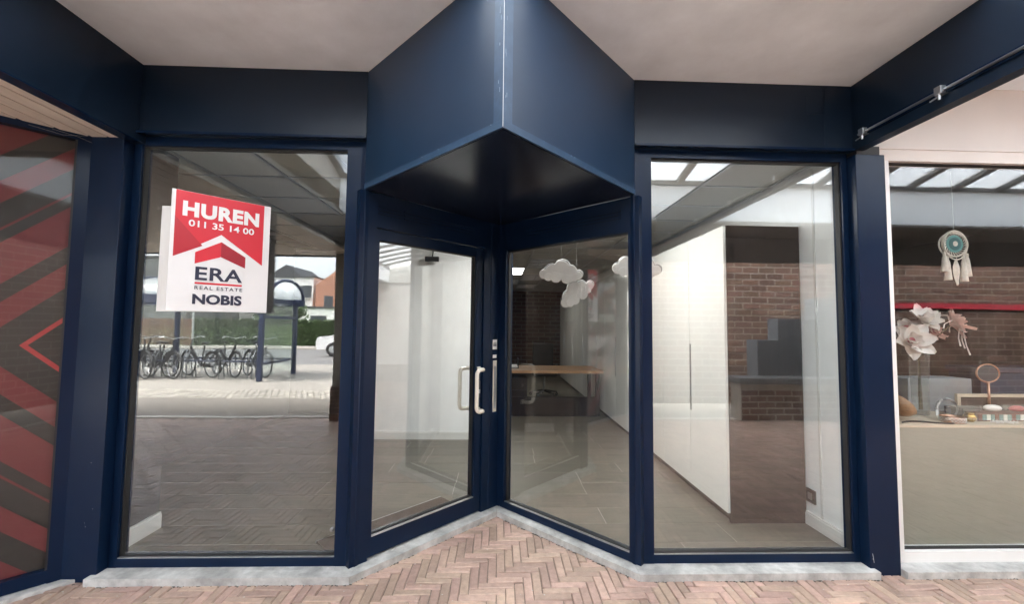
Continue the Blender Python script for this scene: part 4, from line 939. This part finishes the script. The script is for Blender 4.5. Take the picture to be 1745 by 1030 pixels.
# houses
def house(name, x0, x1, y, h, wallm, label, wins, roof=None, depth=8):
    t = thing(name, ((x0+x1)/2, y, 0), label, 'building'); MB().box(x0, x1, y-depth, y, 0, h).build('wall', wallm, t)
    if roof == 'gable': MB().extr([(x0-.2, h), (x1+.2, h), ((x0+x1)/2, h+1.9)], 'y', y-depth, y+.02).build('roof', wallm, t)
    elif roof == 'flat': MB().box(x0-.1, x1+.1, y-depth, y+.1, h, h+.18).build('roof_edge', 'roof_dark', t)
    for a_, b_, z0, z1 in wins:
        w_ = MB().box(a_, b_, y-.1, y+.03, z0, z1).build('window', 'house_grey', t); MB().box(a_+.07, b_-.07, y+.031, y+.045, z0+.07, z1-.07).build('pane', 'window_dark', w_); MB().box(a_-.05, b_+.05, y+.03, y+.16, z0-.08, z0).build('sill', 'concrete', w_)
    return t
house('apartment_block', -27.5, -20.9, -45, 6.7, 'house_white', 'white flat roofed apartment block across the street', [(a_, a_+1.2, z, z+1.4) for z in (1.0, 4.4) for a_ in (-27, -25.2, -23.6, -22.3)], 'flat')
house('brick_house', -20.2, -15.5, -44, 5.6, 'house_orange', 'orange brick house with a gable beside the white block', [(-19.3, -18.3, 3.3, 4.6), (-17.4, -16.4, 3.3, 4.6), (-19.3, -18.3, .9, 2.3)], 'gable')
house('low_annex', -22.5, -12, -38, 3.0, 'house_white', 'low white annex in front of the brick house', [(-21.5, -20, 1, 2.3), (-18, -16.5, 1, 2.3)], 'flat', 4)
hgk = house('grey_building', -46, -29.5, -38, 7.6, 'house_grey', 'grey building clad in horizontal boards', [(-44, -42, 1, 2.4), (-39, -37, 1, 2.4)], 'flat')
for k in range(22): MB().box(-46, -29.5, -38, -37.95, 2.6+k*.22, 2.78+k*.22).build('cladding_board', 'house_grey', hgk)
rfd = house('far_house', -34, -27, -58, 7.2, 'house_white', 'far white house with a dark pitched roof', [(-33, -32, 4, 5.4), (-30, -29, 4, 5.4)], None)
MB().extr([(-34.3, 7.2), (-26.7, 7.2), (-30.5, 10)], 'y', -66, -57.9).build('roof', 'roof_dark', rfd)
# car
cr = thing('parked_car', (-8.0, -17.6, 0), 'white hatchback on the street beyond the bicycle shelter', 'car')
prof = [(-2.0, .30), (-2.05, .62), (-1.95, .86), (-1.15, .97), (-.55, 1.42), (.75, 1.47), (1.55, 1.05), (1.85, .98), (1.95, .60), (1.92, .30)]
bm_ = MB().extr([(-6.3+a_, b_) for a_, b_ in prof], 'y', -18.45, -16.75); bm_.build('body', 'car_white', cr)
MB().extr([(-6.3+a_, b_) for a_, b_ in ((-1.02, 1.0), (-.50, 1.37), (.70, 1.41), (1.40, 1.05))], 'y', -18.46, -16.735).build('window_band', 'car_glass', cr)
for dx in (-1.28, 1.25):
    for y in (-18.44, -16.76):
        w_ = MB().torus((-6.3+dx, y, .31), .225, .085, (0, 1, 0), 24, 8).build('tyre', 'tyre', cr, True); m_ = MB().lathe([(0, .06), (.16, .05), (.19, .0), (.19, -.05), (0, -.05)], (0, 0, 0), 18); m_.xf = Matrix.Translation((-6.3+dx, y, .31)) @ Matrix.Rotation(R(-90 if y > -17 else 90), 4, 'X'); m_.build('rim', 'alu', w_)
for y in (-18.2, -17.0): MB().ball((-8.3, y, .72), .06, .13, .08, 10, 6).build('headlight', 'alu', cr, True)

# cobweb strands in the corner above the chevron window
t = thing('cobweb', (-2.52, -.08, 2.6), 'few dusty cobweb strands below the slatted soffit', 'cobweb')
for pts in (((-2.66, -.21, 2.60), (-2.56, -.12, 2.585), (-2.50, -.04, 2.615)), ((-2.60, -.14, 2.61), (-2.53, -.07, 2.60), (-2.48, -.03, 2.58))):
    MB().tube(pts, .0004, 5).build('strand', 'dust', t)

# more small stock on the ledge
for k, (x_, y_, m_, lb) in enumerate(((3.40, .47, 'slate_blue', 'tiny dark blue ring box in front of the grey block'), (2.92, .50, 'card', 'tiny grey ring box behind the bead necklace'), (3.86, .47, 'brown_wall', 'tiny brown ring box behind the cream frame'))):
    t = thing('ring_box', (x_, y_, LZ), lb, 'box', 'ring boxes on the ledge'); MB().box(x_-.035, x_+.035, y_-.03, y_+.03, LZ, LZ+.035, .003).build('body', m_, t); MB().box(x_-.036, x_+.036, y_-.031, y_+.031, LZ+.036, LZ+.055, .004).build('lid', m_, t)
for k, (x_, y_, h_, lb) in enumerate(((2.66, .45, .16, 'slim brass candle holder, the shorter one at the ledge end'), (2.74, .52, .22, 'slim brass candle holder, the taller one at the ledge end'))):
    t = thing('candle_holder', (x_, y_, LZ), lb, 'candle holder', 'brass candle holders'); MB().lathe([(0, 0), (.035, 0), (.036, .006), (.008, .016), (.006, h_*.6), (.012, h_*.75), (.022, h_), (.019, h_), (.008, h_*.8), (0, h_*.8)], (x_, y_, LZ), 16).build('stand', 'gold', t, True); MB().tube([(x_, y_, LZ+h_*.8), (x_, y_, LZ+h_*.8+.09)], .009, 10).build('candle', 'cotton', t)
t = thing('bead_strand', (3.38, .17, LZ), 'string of pale beads coiled before the mosaic tray', 'beads'); mb = MB()
for k in range(46): a_ = k*.42; r_ = .018+.0012*k; mb.ball((3.42+r_*1.3*math.cos(a_), .175+r_*.45*math.sin(a_), LZ+.006+(k % 3)*.002), .006, u=6, v=5)
mb.build('beads', 'petal_white', t, True)
